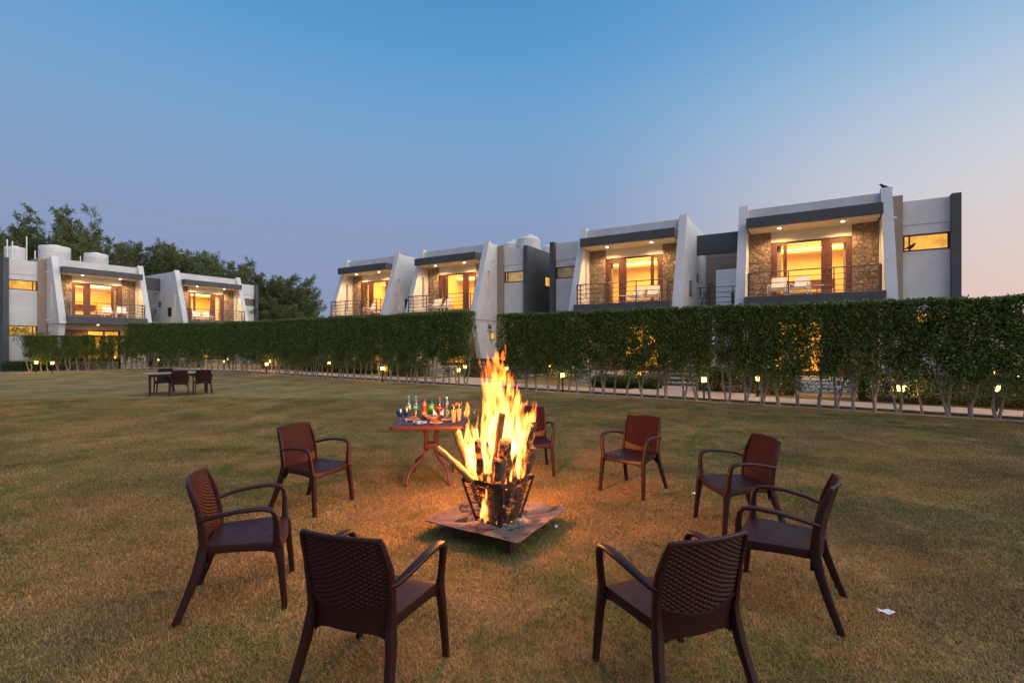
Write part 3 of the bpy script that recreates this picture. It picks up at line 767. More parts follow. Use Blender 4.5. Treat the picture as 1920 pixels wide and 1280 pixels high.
# small tree left of the low hedge
def small_tree(label, p, h, cr_, n, seed, cz=.72, name='tree', cat='tree'):
    r = random.Random(seed); t = thing(name, label, cat, p, 0); tr = MB(); mb = MB()
    P_ = [Vector((0, 0, -.02)), Vector((.03, 0, h*.3)), Vector((-.03, .02, h*.6)), Vector((0, 0, h*.85))]
    r0 = h*.022; tr.sweep(P_, [r0*1.3, r0, r0*.8, r0*.4], 8); cl = []
    for k in range(14):
        a = r.uniform(0, 6.28); q = P_[1].lerp(P_[3], r.random()); e = Vector((math.cos(a)*cr_*r.uniform(.4, 1), math.sin(a)*cr_*r.uniform(.4, 1), h*(cz + r.uniform(-.15, .26))))
        tr.sweep([q, (q+e)/2+Vector((0, 0, .08)), e], [r0*.5, r0*.3, r0*.12], 5); cl.append(e)
    for i in range(n):
        c = r.choice(cl); s_ = cr_*.22; p_ = c+Vector((r.gauss(0, s_), r.gauss(0, s_), r.gauss(0, s_*.6))); leaf(mb, p_, rv(r), rv(r), r.uniform(.05, .10)*h/2.3, r.uniform(.025, .045)*h/2.3)
    tr.build('trunk', 'trunk', t); mb.build('crown', 'hedge_leaf', t, smooth=0, recalc=False)
small_tree('small wide-crowned tree at the end of the low hedge', Vector((-30.5, 30.7, 0)), 2.55, .95, 2200, 5, .80)
small_tree('distant round tree behind the grey end wall', ST(17, 46), 5.2, 2.2, 3000, 6)

# bamboo
def bamboo_variant(seed, nc, h, spread, feather=False):
    r = random.Random(seed); cu = MB(); lf = MB()
    for c in range(nc):
        a = r.uniform(0, 6.28); b = Vector((math.cos(a), math.sin(a), 0))*r.uniform(.1, spread*.35); hh = h*r.uniform(.62, 1.0)
        out_ = Vector((math.cos(a+r.gauss(0, .5)), math.sin(a+r.gauss(0, .5)), 0))*spread*r.uniform(.5, 1.2)
        pts = [b + out_*(t**2.3) + Vector((0, 0, hh*(t-.12*t**4))) for t in [i/9 for i in range(10)]]
        cu.sweep(pts, [.055*(1-.085*i) for i in range(10)], 6)
        for k in range(60 if not feather else 34):
            t = .06+.94*(k+r.random())/(60 if not feather else 34); i = min(8, int(t*9)); q = pts[i].lerp(pts[i+1], t*9-i)
            an = r.uniform(0, 6.28); ln = (1.9 if not feather else 2.9)*(1.08-t*.86)*r.uniform(.6, 1.1)
            d = Vector((math.cos(an), math.sin(an), r.uniform(.25, .75) if feather else r.uniform(.1, .8))).normalized()
            e = q + d*ln + Vector((0, 0, -.14*ln*ln if not feather else -.05*ln*ln))
            cu.sweep([q, (q+e)/2+Vector((0, 0, .1*ln)), e], [.012, .008, .004], 3, cap=False)
            for s_ in range(26 if not feather else 22):
                u = r.uniform(.15, 1.05); p = q.lerp(e, u) + Vector((0, 0, .4*ln*u*(1-u)*.9)); dd = (d*.8 + rv(r)*.8); dd.z -= .35
                leaf(lf, p + rv(r)*.10, dd, rv(r), r.uniform(.22, .42), r.uniform(.045, .085))
    a = cu.build('culms', 'culm'); b = lf.build('crown', 'bamboo_leaf', smooth=0, recalc=False); d = (a.data, b.data)
    bpy.data.objects.remove(a); bpy.data.objects.remove(b); return d
BV = [bamboo_variant(31, 10, 13, 2.0), bamboo_variant(32, 11, 12, 2.4), bamboo_variant(33, 7, 13, 1.2), bamboo_variant(34, 2, 13, .9, True), bamboo_variant(35, 13, 9, 2.4)]
def bamboo(px, py_top, Y, k, label, group='bamboo clumps behind the houses', rz=None):
    X = (px-960)/FPX*Y; top = CAMH + (HZ-py_top)*Y/FPX; base = (13, 12, 13, 13, 9)[k]*.84
    t = thing('bamboo_clump', label, 'bamboo', (X, Y, 0), rnd.uniform(0, 6.28) if rz is None else rz, group); s_ = top/base
    t.scale = (min(1.15, max(.8, s_)),)*2 + (s_,)
    for nm, me in zip(('culms', 'crown'), BV[k]):
        o = bpy.data.objects.new(nm, me); COL.objects.link(o); o.parent = t
B1 = 'leafy bamboo clump rising behind the rooftop tanks'; B2 = 'leafy bamboo clump rising behind the house without tanks'; B3 = 'leafy bamboo clump against open sky right of the house without tanks'
bamboo(0, 395, 46, 0, B1); bamboo(-45, 400, 50, 1, B1); bamboo(125, 376, 47, 2, 'tall narrow bamboo clump, the highest, behind the rooftop tanks', None)
bamboo(182, 392, 48, 3, 'sparse feathery bamboo standing right of the highest clump', None)
for px, py, Y, k, lb in ((60, 440, 52, 4, B1), (100, 450, 50, 4, B1), (210, 470, 52, 4, B1), (255, 446, 50, 1, B1), (300, 462, 49, 0, B1), (345, 478, 52, 4, B2), (395, 488, 51, 1, B2), (432, 500, 54, 4, B2),
                         (464, 510, 54, 2, B2), (505, 530, 55, 4, B3), (527, 516, 56, 1, B3), (550, 545, 56, 2, B3), (485, 545, 60, 0, B3), (575, 575, 58, 4, B3), (30, 425, 49, 1, B1), (85, 430, 53, 0, B1), (150, 440, 50, 4, B1), (160, 470, 46, 4, B1), (235, 458, 47, 4, B1), (275, 455, 54, 2, B1), (330, 470, 47, 2, B1), (365, 482, 49, 4, B2), (415, 495, 48, 4, B2), (448, 505, 50, 2, B2), (500, 520, 52, 4, B3), (515, 540, 49, 1, B3), (540, 530, 51, 4, B3), (560, 555, 50, 4, B3), (530, 580, 47, 4, B3), (492, 575, 47, 4, B3)): bamboo(px, py, Y, k, lb)
bamboo(408, 472, 53, 3, 'sparse feathery bamboo poking above the roof of the house without tanks', None)

# ------------------------------------------------------------------ garden lamps
def garden_lamp(px, py, label, zl=.62, k=[None], power=20.0):
    p = G(px, py, zl); p.z = 0
    if k[0] is None:
        t = thing('garden_lamp', label, 'garden lamp')
        MB().sweep([(0,0,0),(0,0,.02),(0,0,.022),(0,0,.5)], [.06,.06,.03,.03], 10).build('post', 'lamp_black', t)
        MB().sweep([(0,0,.5),(0,0,.52),(0,0,.54)], [.03,.07,.07], 8, pw=6).build('collar', 'lamp_black', t)
        MB().sweep([(0,0,.541),(0,0,.68)], [.055,.065], 8, pw=6).build('glass', 'lamp_glass', t)
        MB().sweep([(0,0,.681),(0,0,.70),(0,0,.75)], [.10,.10,.015], 8, pw=6).build('cap', 'lamp_black', t)
        k[0] = t
    else: t = copy_tree(k[0])
    t.location = p; t.rotation_euler = (0, 0, rnd.uniform(0, 1.5)); tag(t, label, 'garden lamp', 'lit garden lamps')
    lamp('POINT', power, (1, .58, .16), p + Vector((0, 0, .62)), None, .09)
LA = 'lit black garden lamp among the hedge trunks before the perched-bird house'; LB = 'lit black garden lamp by the path before the staircase and its left house'
LC = 'lit black garden lamp by the gap in the tall hedge'; LD = 'lit black garden lamp under the long hedge before the bamboo'; LE = 'lit black garden lamp by the low hedge'
for px, py, lb in ((1689, 727, LA), (1868, 727, LA), (1861, 698, LA), (1908, 703, LA), (1421, 709, LA), (1320, 711, LB), (1198, 699, LB), (1055, 702, LB), (1031, 684, LC), (950, 690, LC), (860, 693, LC), (872, 687, LC),
                   (717, 690, LD), (617, 680, LD), (544, 670, LD), (506, 677, LD), (500, 682, LD), (428, 672, LD), (419, 677, LD), (296, 674, LE), (98, 680, LE), (68, 679, LE)): garden_lamp(px, py, lb)
p = G(17, 688, .2); bo = thing('bollard', 'short dark unlit bollard by the grey wall end', 'bollard', (p.x, p.y+.6, 0))
MB().sweep([(0,0,0),(0,0,.62)], [.08,.08], 12).build('post', 'lamp_black', bo); MB().sweep([(0,0,.62),(0,0,.66),(0,0,.70)], [.11,.11,.09], 12).build('cap', 'lamp_black', bo)

# ------------------------------------------------------------------ armchairs (front = +y)
def back_pt(a, z):
    """back surface: a in -1..1 across, z height"""
    h = (z-.42)/.42
    hw = .200 + .018*math.sin(min(1, max(0, h))*math.pi) + .004*h
    y = -.195 - .030*h - .062*max(0, h)**1.8 - .038*(1-a*a)
    return Vector((hw*a, y, z))
def make_chair():
    t = thing('armchair', 'x', 'chair')
    # seat with skirt
    mb = MB(); nx, ny = 12, 10; vs_ = []; fs = []
    def sp(u, v_):
        hw = .205 + .045*v_ + .006*math.sin(v_*3.1); y = -.205 + .425*v_ + .030*(1-u*u)*v_**3
        z = .425 + .012*u*u - .010*math.sin(math.pi*v_)*(1-u*u) + .008*(1-v_) - .014*max(0, v_-.85)/.15*(1)
        return (hw*u, y, z)
    for j in range(ny+1):
        for i in range(nx+1): vs_.append(sp(-1+2*i/nx, j/ny))
    for j in range(ny):
        for i in range(nx): a = j*(nx+1)+i; fs.append((a, a+1, a+nx+2, a+nx+1))
    ring = [i for i in range(nx+1)] + [j*(nx+1)+nx for j in range(1, ny+1)] + [ny*(nx+1)+i for i in range(nx-1, -1, -1)] + [j*(nx+1) for j in range(ny-1, 0, -1)]
    o = len(vs_); n = len(ring)
    def skirt(i, dz, k):
        p = vs_[ring[i]]; u = p[0]/.25; v_ = (p[1]+.205)/.43
        corner = max(abs(u)**4*(.35+.65*abs(2*v_-1)**3), 0)
        return (p[0]*k, p[1]*k + .003, p[2] - dz - .035*corner*(dz > .02))
    for dz, k in ((.008, 1.012), (.042, 1.005), (.042, .955), (.012, .95)):
        for i in range(n): vs_.append(skirt(i, dz, k))
    for i in range(n):
        j = (i+1) % n; fs.append((ring[i], ring[j], o+j, o+i))
        for q in range(3): fs.append((o+q*n+i, o+q*n+j, o+(q+1)*n+j, o+(q+1)*n+i))
    fs.append(tuple(o+3*n+i for i in range(n)))
    mb.add(vs_, fs); mb.build('seat', 'chair_plastic', t, smooth=45)
    # woven panel: rows of flattened strands going over and under
    mb = MB(); rows, cols, seg = 29, 18, 4; nseg = cols*seg
    for rr in range(rows):
        vs_ = []; fs = []
        for i in range(nseg+1):
            a = -.955+1.91*i/nseg
            zb = .475+.050*a*a; zt = .826+.008*(1-a*a); pitch = (zt-zb)/rows; zc = zb+pitch*(rr+.5)
            c = back_pt(a, zc); off = .0042*math.sin(math.pi*(i/seg+rr)) ; hh = pitch*.72*(.82+.18*abs(math.sin(math.pi*(i/seg+rr))))
            for dy, dz in ((-.0030, -hh*.6), (-.0048, 0), (-.0030, hh*.6), (0, hh), (.0030, hh*.6), (.0048, 0), (.0030, -hh*.6), (0, -hh)):
                vs_.append((c.x, c.y+off+dy, c.z+dz))
        for i in range(nseg):
            for k in range(8): k2 = (k+1) % 8; fs.append((i*8+k, i*8+k2, i*8+8+k2, i*8+8+k))
        mb.add(vs_, fs)
    # uprights behind the strands
    for cidx in range(cols+1):
        a = -.955+1.91*cidx/cols
        mb.sweep([back_pt(a, z) for z in [.475+.05*a*a+(.35-.05*a*a)*q/6 for q in range(7)]], [(.0035, .0022)]*7, 4, (0, 1, 0), cap=False)
    wv = mb.build('woven_panel', 'weave_plastic', t, smooth=60, recalc=False); wv['kind'] = 'stuff'
    # band below the weave, arch edged
    mb = MB(); vs_ = []; fs = []; na, nz = 16, 6
    for side in (-.007, .009):
        for j in range(nz+1):
            for i in range(na+1):
                a = -1+2*i/na; z1 = .482+.050*a*a; z0 = .375 - .055*abs(a)**5; z = z0+(z1-z0)*j/nz; c = back_pt(a*1.05, max(z, .40)); c.z = z
                vs_.append((c.x, c.y+side, c.z))
    q = (na+1)*(nz+1)
    for j in range(nz):
        for i in range(na): a = j*(na+1)+i; fs += [(a, a+1, a+na+2, a+na+1), (q+a, q+a+na+1, q+a+na+2, q+a+1)]
    for i in range(na): fs += [(i, q+i, q+i+1, i+1), (nz*(na+1)+i, nz*(na+1)+i+1, q+nz*(na+1)+i+1, q+nz*(na+1)+i)]
    mb.add(vs_, fs); mb.build('back_band', 'chair_plastic', t, smooth=50)
    # rim under the weave and top rail
    mb = MB().sweep([back_pt(-1+2*i/14, .478+.050*(-1+2*i/14)**2) + Vector((0, -.004, 0)) for i in range(15)], [(.012, .006)]*15, 8, (0, 0, 1), 3); mb.build('back_rim', 'chair_plastic', t)
    mb = MB().sweep([back_pt(-1.02+2.04*i/14, .832+.009*(1-(-1+2*i/14)**2)) for i in range(15)], [(.012, .010)]*15, 8, (0, 0, 1), 3); mb.build('top_rail', 'chair_plastic', t)
    for sx in (-1, 1):
        # rear leg running up into the back stile
        MB().sweep([(sx*.262, -.345, 0), (sx*.247, -.290, .14), (sx*.228, -.235, .30), (sx*.216, -.213, .40)], [(.017, .021), (.019, .024), (.020, .027), (.020, .030)], 10, (0, 1, 0), 4).build('leg', 'chair_plastic', t)
        MB().sweep([(sx*.216, -.213, .398), (sx*.216, -.203, .46), (sx*.222, -.212, .56), (sx*.222, -.232, .68), (sx*.213, -.268, .78), (sx*.205, -.290, .836)], [(.020, .030), (.017, .027), (.014, .024), (.013, .021), (.012, .018), (.010, .013)], 10, (0, 1, 0), 3.2).build('back_stile', 'chair_plastic', t)
        MB().sweep([(sx*.272, .262, 0), (sx*.266, .250, .15), (sx*.258, .236, .30), (sx*.252, .222, .40)], [(.017, .018), (.019, .020), (.021, .023), (.021, .032)], 10, (0, 1, 0), 4).build('leg', 'chair_plastic', t)
        MB().sweep([(sx*.252, .222, .398), (sx*.262, .215, .46), (sx*.274, .214, .56), (sx*.279, .206, .62), (sx*.280, .180, .651), (sx*.280, .12, .662), (sx*.278, 0, .660), (sx*.268, -.12, .642), (sx*.246, -.205, .618), (sx*.224, -.228, .606)],
                   [(.032, .021), (.023, .018), (.020, .018), (.018, .020), (.014, .023), (.012, .026), (.012, .025), (.012, .023), (.013, .018), (.014, .012)], 12, (1, 0, 0), 3).build('armrest', 'chair_plastic', t)
    return t
CH = make_chair(); used = [False]
def place_chair(x, y, fx, fy, label, group, sc_=1.0):
    t = copy_tree(CH) if used[0] else CH
    used[0] = True
    t.location = (x, y, 0); t.rotation_euler = (0, 0, math.atan2(fy, fx)-math.pi/2); t.scale = (sc_,)*3; tag(t, label, 'chair', group)
GC = 'woven plastic armchairs around the fire'
place_chair(-.695, 2.467, .29, .957, 'brown woven armchair with its back turned, facing fire and snack table', GC)
place_chair(.79, 2.44, -.318, .948, 'brown woven armchair with its back turned, beside a sideways chair', GC)
place_chair(-1.80, 3.28, .94, .34, 'brown woven armchair left of the fire with reddish firelit back, side on', GC)
place_chair(-2.08, 5.10, .93, -.37, 'brown woven armchair beside the snack table, facing the fire', GC)
place_chair(.25, 6.47, .06, -.99, 'brown woven armchair directly behind the flames', GC)
place_chair(1.40, 5.63, -.67, -.74, 'red-brown woven armchair standing alone across the fire, facing it', GC)
place_chair(2.08, 4.49, -.99, -.08, 'brown woven armchair between the lone far chair and a side-on chair', GC)
place_chair(1.80, 3.235, -.81, .58, 'brown woven armchair seen from behind its arm, next to a firelit sideways one', GC)
# far table with three chairs
GF = 'dark armchairs at the far table'
place_chair(-11.12, 16.16, -.6, .8, 'dark woven armchair on the lawn side of the far dining table', GF)
place_chair(-10.66, 16.68, -.6, .8, 'dark woven armchair on the lawn side of the far dining table', GF)
place_chair(-12.25, 17.05, .5, -.86, 'dark woven armchair across the far dining table from two chairs', GF)
ft = thing('dining_table', 'dark dining table with pale top standing far out on the lawn', 'table', (-11.52, 16.72, 0), R(36))
MB().prism([(-.95,-.42),(-.90,-.47),(.90,-.47),(.95,-.42),(.95,.42),(.90,.47),(-.90,.47),(-.95,.42)], .715, .745, 'z').build('top', 'far_table_top', ft, smooth=0)
for x in (-.8, .8):
    for y in (-.36, .36): MB().sweep([(x, y, 0), (x, y, .714)], [.028, .032], 8, pw=4).build('leg', 'chair_plastic', ft)
MB().box(-.82, .82, -.38, -.35, .63, .713).build('apron', 'chair_plastic', ft, smooth=0); MB().box(-.82, .82, .35, .38, .63, .713).build('apron', 'chair_plastic', ft, smooth=0)

# ------------------------------------------------------------------ snack table
TZ = .74
tb = thing('snack_table', 'red-brown square table with four curved tube legs, laid with drinks and snacks', 'table', (-1.02, 6.10, 0), R(3))
def rsq(a, r, n=6):
    res = []
    for cx, cy, a0 in ((a-r, a-r, 0), (-a+r, a-r, 90), (-a+r, -a+r, 180), (a-r, -a+r, 270)):
        for k in range(n+1): th = R(a0+90*k/n); res.append((cx+r*math.cos(th), cy+r*math.sin(th)))
    return res
MB().prism(rsq(.44, .05), TZ-.038, TZ, 'z').build('top', 'table_plastic', tb, smooth=40, bevel=.006)
MB().prism(rsq(.36, .04), TZ-.055, TZ-.039, 'z').build('apron', 'table_plastic', tb, smooth=40)
for sx in (-1, 1):
    for sy in (-1, 1):
        MB().sweep([(sx*.14, sy*.12, TZ-.056), (sx*.085, sy*.07, TZ-.09), (sx*.062, sy*.05, TZ-.16), (sx*.058, sy*.045, .44), (sx*.060, sy*.048, .37), (sx*.095, sy*.09, .30), (sx*.17, sy*.19, .235), (sx*.225, sy*.27, .17), (sx*.252, sy*.315, .08), (sx*.258, sy*.325, 0)],
                   [.022, .022, .020, .019, .019, .017, .017, .017, .017, .019], 10).build('leg', 'table_plastic', tb)
MB().prism(rsq(.088, .03), .40, .47, 'z').build('hub', 'table_plastic', tb, smooth=40, bevel=.006)

def bottle(label, px, py, r, h, kind):
    p = G(px, py, TZ); b = thing('bottle', label, 'bottle', p, 0)
    prof = [(.001, 0), (r*.86, .002), (r, .012), (r, h*.10)]
    if kind == 'waist': prof += [(r*.99, h*.24), (r*.86, h*.40), (r*.90, h*.50), (r, h*.60), (r*.97, h*.70), (r*.72, h*.80), (r*.40, h*.88), (r*.34, h*.93)]
    else: prof += [(r, h*.34), (r*.975, h*.35), (r, h*.36), (r, h*.62), (r*.97, h*.68), (r*.80, h*.78), (r*.48, h*.86), (r*.36, h*.90), (r*.34, h*.93)]
    return b, prof
def rad_at(prof, z):
    for (r0, z0), (r1, z1) in zip(prof, prof[1:]):
        if z0 <= z <= z1: return r0+(r1-r0)*(z-z0)/max(1e-6, z1-z0)
    return prof[-1][0]
def band(parent, prof, z0, z1, material, extra=.0012, name='label'):
    zs = [z0+(z1-z0)*i/8 for i in range(9)]
    return MB().lathe([(rad_at(prof, z0)*.9, z0)] + [(rad_at(prof, z)+extra, z) for z in zs] + [(rad_at(prof, z1)*.9, z1)], 24).build(name, material, parent)
def curved_text(parent, body, size, r, z, material, ang=-90, bold=0, slant=0):
    v, f = text_mesh(body, size, .0003, bold); mb = MB()
    for p in [0]:
        mb.add([((r+.0004+q[2])*math.cos(R(ang)+(q[0]+slant*q[1])/r), (r+.0004+q[2])*math.sin(R(ang)+(q[0]+slant*q[1])/r), z+q[1]) for q in v], f)
    return mb.build('lettering', material, parent, smooth=0, recalc=False)
def cap(parent, prof, h, material):
    r = prof[-1][0]*1.22; return MB().lathe([(r*.98, h*.92), (r, h*.925), (r, h*.985), (r*.85, h)], 18).build('cap', material, parent)
def water(px, label):
    b, pr = bottle(label, px, 782.5, .037, .285, 'straight')
    MB().lathe(pr, 24).build('body', 'clear_plastic', b); cap(b, pr, .285, 'cap_teal')
    l = band(b, pr, .108, .172, 'water_label'); curved_text(l, 'Bisleri', .024, .0384, .140, 'white_print', bold=.0008)
    return l
l = water(766, 'clear water bottle with green label and yellow stripe, beside the blue goblets')
mb = MB(); mb.add([(.0387*math.cos(R(-90+a)), .0387*math.sin(R(-90+a)), z) for a in (22, 34, 46, 58) for z in (.109, .171)], [(0,2,3,1),(2,4,5,3),(4,6,7,5)]); mb.build('stripe', 'yellow_print', l, recalc=False)
water(779.5, 'clear water bottle with plain green label, next to the orange drink')
b, pr = bottle('orange soft drink bottle with dark cap', 795.5, 784, .035, .262, 'waist')
MB().lathe([(r*.97, z) for r, z in pr if z < .22] + [(.012, .222)], 24).build('drink', 'orange_drink', b); MB().lathe(pr, 24).build('body', 'clear_plastic', b); cap(b, pr, .262, 'cap_purple')
l = band(b, pr, .045, .098, 'orange_label'); curved_text(l, 'Fanta', .026, rad_at(pr, .07)+.0014, .070, 'white_print', bold=.001)
b, pr = bottle('green soft drink bottle behind the snack bowl', 809, 782, .035, .262, 'straight')
MB().lathe([(r*.97, z) for r, z in pr if z < .20] + [(.012, .202)], 24).build('drink', 'green_drink', b); MB().lathe(pr, 24).build('body', 'green_plastic', b); cap(b, pr, .262, 'cap_purple')
l = band(b, pr, .100, .175, 'green_label'); curved_text(l, 'Sprite', .024, rad_at(pr, .137)+.0014, .140, 'white_print', bold=.001)
b, pr = bottle('cola bottle with red cap and red label behind the napkins', 824, 782, .036, .272, 'straight')
MB().lathe([(r*.97, z) for r, z in pr if z < .195] + [(.012, .197)], 24).build('drink', 'cola', b); MB().lathe(pr, 24).build('body', 'clear_plastic', b); cap(b, pr, .272, 'cap_red')
l = band(b, pr, .095, .165, 'red_label'); curved_text(l, 'Coca-Cola', .020, rad_at(pr, .13)+.0014, .130, 'white_print', bold=.0006, slant=.25)
b, pr = bottle('pale soda bottle with white cap and lime label', 837.5, 782.5, .037, .272, 'waist')
MB().lathe(pr, 24).build('body', 'frosted_plastic', b); cap(b, pr, .272, 'cap_white')
l = band(b, pr, .045, .098, 'lime_label'); curved_text(l, 'O', .034, rad_at(pr, .07)+.0014, .072, 'cap_red', bold=.004)
def goblet(px, py, label):
    g = thing('goblet', label, 'glass', G(px, py, TZ), 0)
    MB().lathe([(.032, 0), (.033, .003), (.010, .010), (.005, .02), (.0045, .085), (.010, .092), (.0101, .094)], 20).build('stem', 'clear_plastic', g)
    MB().lathe([(.010, .092), (.030, .105), (.041, .130), (.043, .150), (.040, .176)], 24).build('drink', 'blue_drink', g)
    MB().lathe([(.0404, .1765), (.0385, .192), (.0375, .192), (.039, .1765)], 24).build('rim', 'clear_plastic', g)
goblet(750, 796, 'blue drink goblet standing by the table edge'); goblet(761.5, 794, 'blue drink goblet closer to the water bottles')
def tall(px, py, label):
    g = thing('tall_glass', label, 'glass', G(px, py, TZ), 0)
    MB().lathe([(.036, 0), (.037, .003), (.012, .010), (.010, .018), (.010, .022)], 20).build('foot', 'clear_plastic', g)
    MB().lathe([(.012, .020), (.022, .03), (.030, .12), (.034, .175)], 22).build('drink', 'mocktail', g)
    MB().lathe([(.0345, .176), (.036, .222), (.035, .222), (.0335, .176)], 22).build('rim', 'clear_plastic', g)
    r = random.Random(px); mb = MB()
    for k in range(9): mb.lathe([(.001, -.012), (.010, -.006), (.012, .003), (.001, .011)], 7, (r.uniform(-.024, .024), r.uniform(-.024, .024), .205+r.uniform(0, .03)))
    mb.build('garnish', 'fruit_red', g); mb = MB()
    for k in range(22): leaf(mb, Vector((r.uniform(-.03, .03), r.uniform(-.034, .03), r.uniform(.16, .225))), rv(r), rv(r), .028, .018)
    mb.build('mint', 'mint_leaf', g, recalc=False)
    MB().sweep([(-.005, 0, .03), (.032, .0, .255)], [.004]*2, 8).build('straw', 'straw', g)
tall(850.5, 794.5, 'tall peach drink with mint at the table corner'); tall(860.5, 792, 'tall peach drink with mint behind another tall glass')
def plate(px, py, r, label, food, seed, dish='ceramic', deep=.014, name='plate'):
    g = thing(name, label, name, G(px, py, TZ), 0)
    MB().lathe([(.001, .001), (r*.6, .001), (r*.75, deep*.4), (r, deep), (r*1.0, deep+.003), (r*.93, deep+.002), (r*.6, .006), (.001, .006)], 28).build('dish', dish, g)
    r_ = random.Random(seed)
    for k in range(14 if food != 'foil' else 1):
        mb = MB(); c = (r_.gauss(0, r*.34), r_.gauss(0, r*.34), .012+r_.uniform(0, .02)+deep*.3)
        if food == 'foil':
            vs_ = []; fs = []; q = 9
            for j in range(q):
                for i in range(q): vs_.append(((i-4)/4*r*.9, (j-4)/4*r*.8, deep+.008+r_.uniform(-.010, .012)))
            for j in range(q-1):
                for i in range(q-1): a = j*q+i; fs.append((a, a+1, a+q+1, a+q))
            mb.add(vs_, fs); mb.build('foil_sheet', 'foil', g, smooth=0, recalc=False)
        else:
            s_ = r*.20; a = r_.uniform(0, 3.1)
            mb.sweep([(c[0]-s_*math.cos(a), c[1]-s_*math.sin(a), c[2]), (c[0], c[1], c[2]+s_*.3), (c[0]+s_*math.cos(a), c[1]+s_*math.sin(a), c[2])], [s_*.35, s_*.6, s_*.3], 7).build('food', food, g)
plate(772.5, 787.5, .098, 'oval plate of orange fried snacks beside the goblets', 'fried_food', 1)
plate(787, 794, .088, 'plate covered in crumpled silver foil', 'foil', 2, 'ceramic')
plate(818, 793.5, .085, 'pale plate of red and brown snacks at the table front', 'fried_food', 3)
plate(838, 788, .080, 'small plate of snacks beside the tall glasses', 'fried_food', 4)
plate(809.5, 787, .090, 'deep terracotta bowl heaped with noodles', 'noodle_food', 5, 'terracotta', .05, 'bowl')
nh = thing('napkin_holder', 'brown pierced napkin holder with white folded napkins', 'napkin holder', G(822, 784.5, TZ), R(25))
for s_ in (-1, 1):
    MB().prism([(-.055, .0), (.055, 0), (.05, .03), (0, .085), (-.05, .03)], s_*.018-.002, s_*.018+.002, 'y', [[(x-.007, z-.007), (x-.007, z+.007), (x+.007, z+.007), (x+.007, z-.007)] for x, z in ((-.025, .025), (0, .02), (.025, .025), (0, .05))]).build('side_plate', 'holder_brown', nh, smooth=0)
MB().box(-.05, .05, -.016, .016, 0, .004).build('base', 'holder_brown', nh, smooth=0)
for k, (a, b_) in enumerate(((-.075, -.01), (.01, .08))):
    MB().prism([(a, .05), (b_, .03), (b_*.9+a*.1, .06), ((a+b_)/2-.03*(1 if k == 0 else -1), .135)], -.010+.012*k, -.004+.012*k, 'y').build('napkin', 'napkin', nh, smooth=0)

# ------------------------------------------------------------------ bonfire
FC = Vector((-.125, 4.31, 0)); TRZ = .145
tm = mat('tray_steel', (.085, .066, .062), .75, (.15, .122, .115), 5, 6, .3, 60, metal=.15)
def add_ash(m):
    t = m.node_tree; b = t.nodes['Principled BSDF']; src = b.inputs['Base Color'].links[0].from_socket
    co = t.nodes.new('ShaderNodeTexCoord').outputs['Object']
    n = t.nodes.new('ShaderNodeTexNoise'); n.inputs['Scale'].default_value = 6.5; n.inputs['Detail'].default_value = 2; t.links.new(co, n.inputs['Vector'])
    r = t.nodes.new('ShaderNodeMapRange'); r.inputs['From Min'].default_value = .555; r.inputs['From Max'].default_value = .585; t.links.new(n.outputs['Fac'], r.inputs['Value'])
    x = t.nodes.new('ShaderNodeMix'); x.data_type = 'RGBA'; x.inputs[7].default_value = (.022, .019, .020, 1)
    t.links.new(r.outputs[0], x.inputs['Factor']); t.links.new(src, x.inputs[6])
    n2 = t.nodes.new('ShaderNodeTexNoise'); n2.inputs['Scale'].default_value = 42; n2.inputs['Detail'].default_value = 4; t.links.new(co, n2.inputs['Vector'])
    r2 = t.nodes.new('ShaderNodeMapRange'); r2.inputs['From Min'].default_value = .60; r2.inputs['From Max'].default_value = .68; t.links.new(n2.outputs['Fac'], r2.inputs['Value'])
    y = t.nodes.new('ShaderNodeMix'); y.data_type = 'RGBA'; y.inputs[7].default_value = (.035, .022, .020, 1)
    t.links.new(r2.outputs[0], y.inputs['Factor']); t.links.new(x.outputs[2], y.inputs[6]); t.links.new(y.outputs[2], b.inputs['Base Color'])
add_ash(tm)
tray = thing('fire_tray', 'square sagging sheet-metal tray strewn with ash under the fire basket', 'tray', (-.12, 4.39, 0), R(-31))
mb = MB(); n = 16; vs_ = []; fs = []
def trz(x, y):
    e = max(abs(x), abs(y))/.47; return TRZ + .022*e**4 - .012*(1-e) + .010*noise.noise((x*4, y*4, 3.1)) + (.02 if x > .4 and y < -.4 else 0)*0
for dz in (0, -.006):
    for j in range(n+1):
        for i in range(n+1): x = -.47+.94*i/n; y = -.47+.94*j/n; vs_.append((x, y, trz(x, y)+dz))
q = (n+1)**2
for j in range(n):
    for i in range(n): a = j*(n+1)+i; fs += [(a, a+1, a+n+2, a+n+1), (q+a, q+a+n+1, q+a+n+2, q+a+1)]
for i in range(n):
    for a, b in ((i, i+1), (n*(n+1)+i, n*(n+1)+i+1), (i*(n+1), (i+1)*(n+1)), (i*(n+1)+n, (i+1)*(n+1)+n)): fs.append((a, b, q+b, q+a))
mb.add(vs_, fs); mb.build('sheet', 'tray_steel', tray, smooth=50)
for x, y in ((-.22, -.30), (.30, -.32), (-.30, .30), (.28, .30)): MB().box(x-.035, x+.035, y-.035, y+.035, 0, trz(x, y)-.012).build('leg', 'iron', tray, smooth=0)
MB().box(-.28, .02, -.38, -.34, .085, .125).build('cross_bar', 'iron', tray, smooth=0)
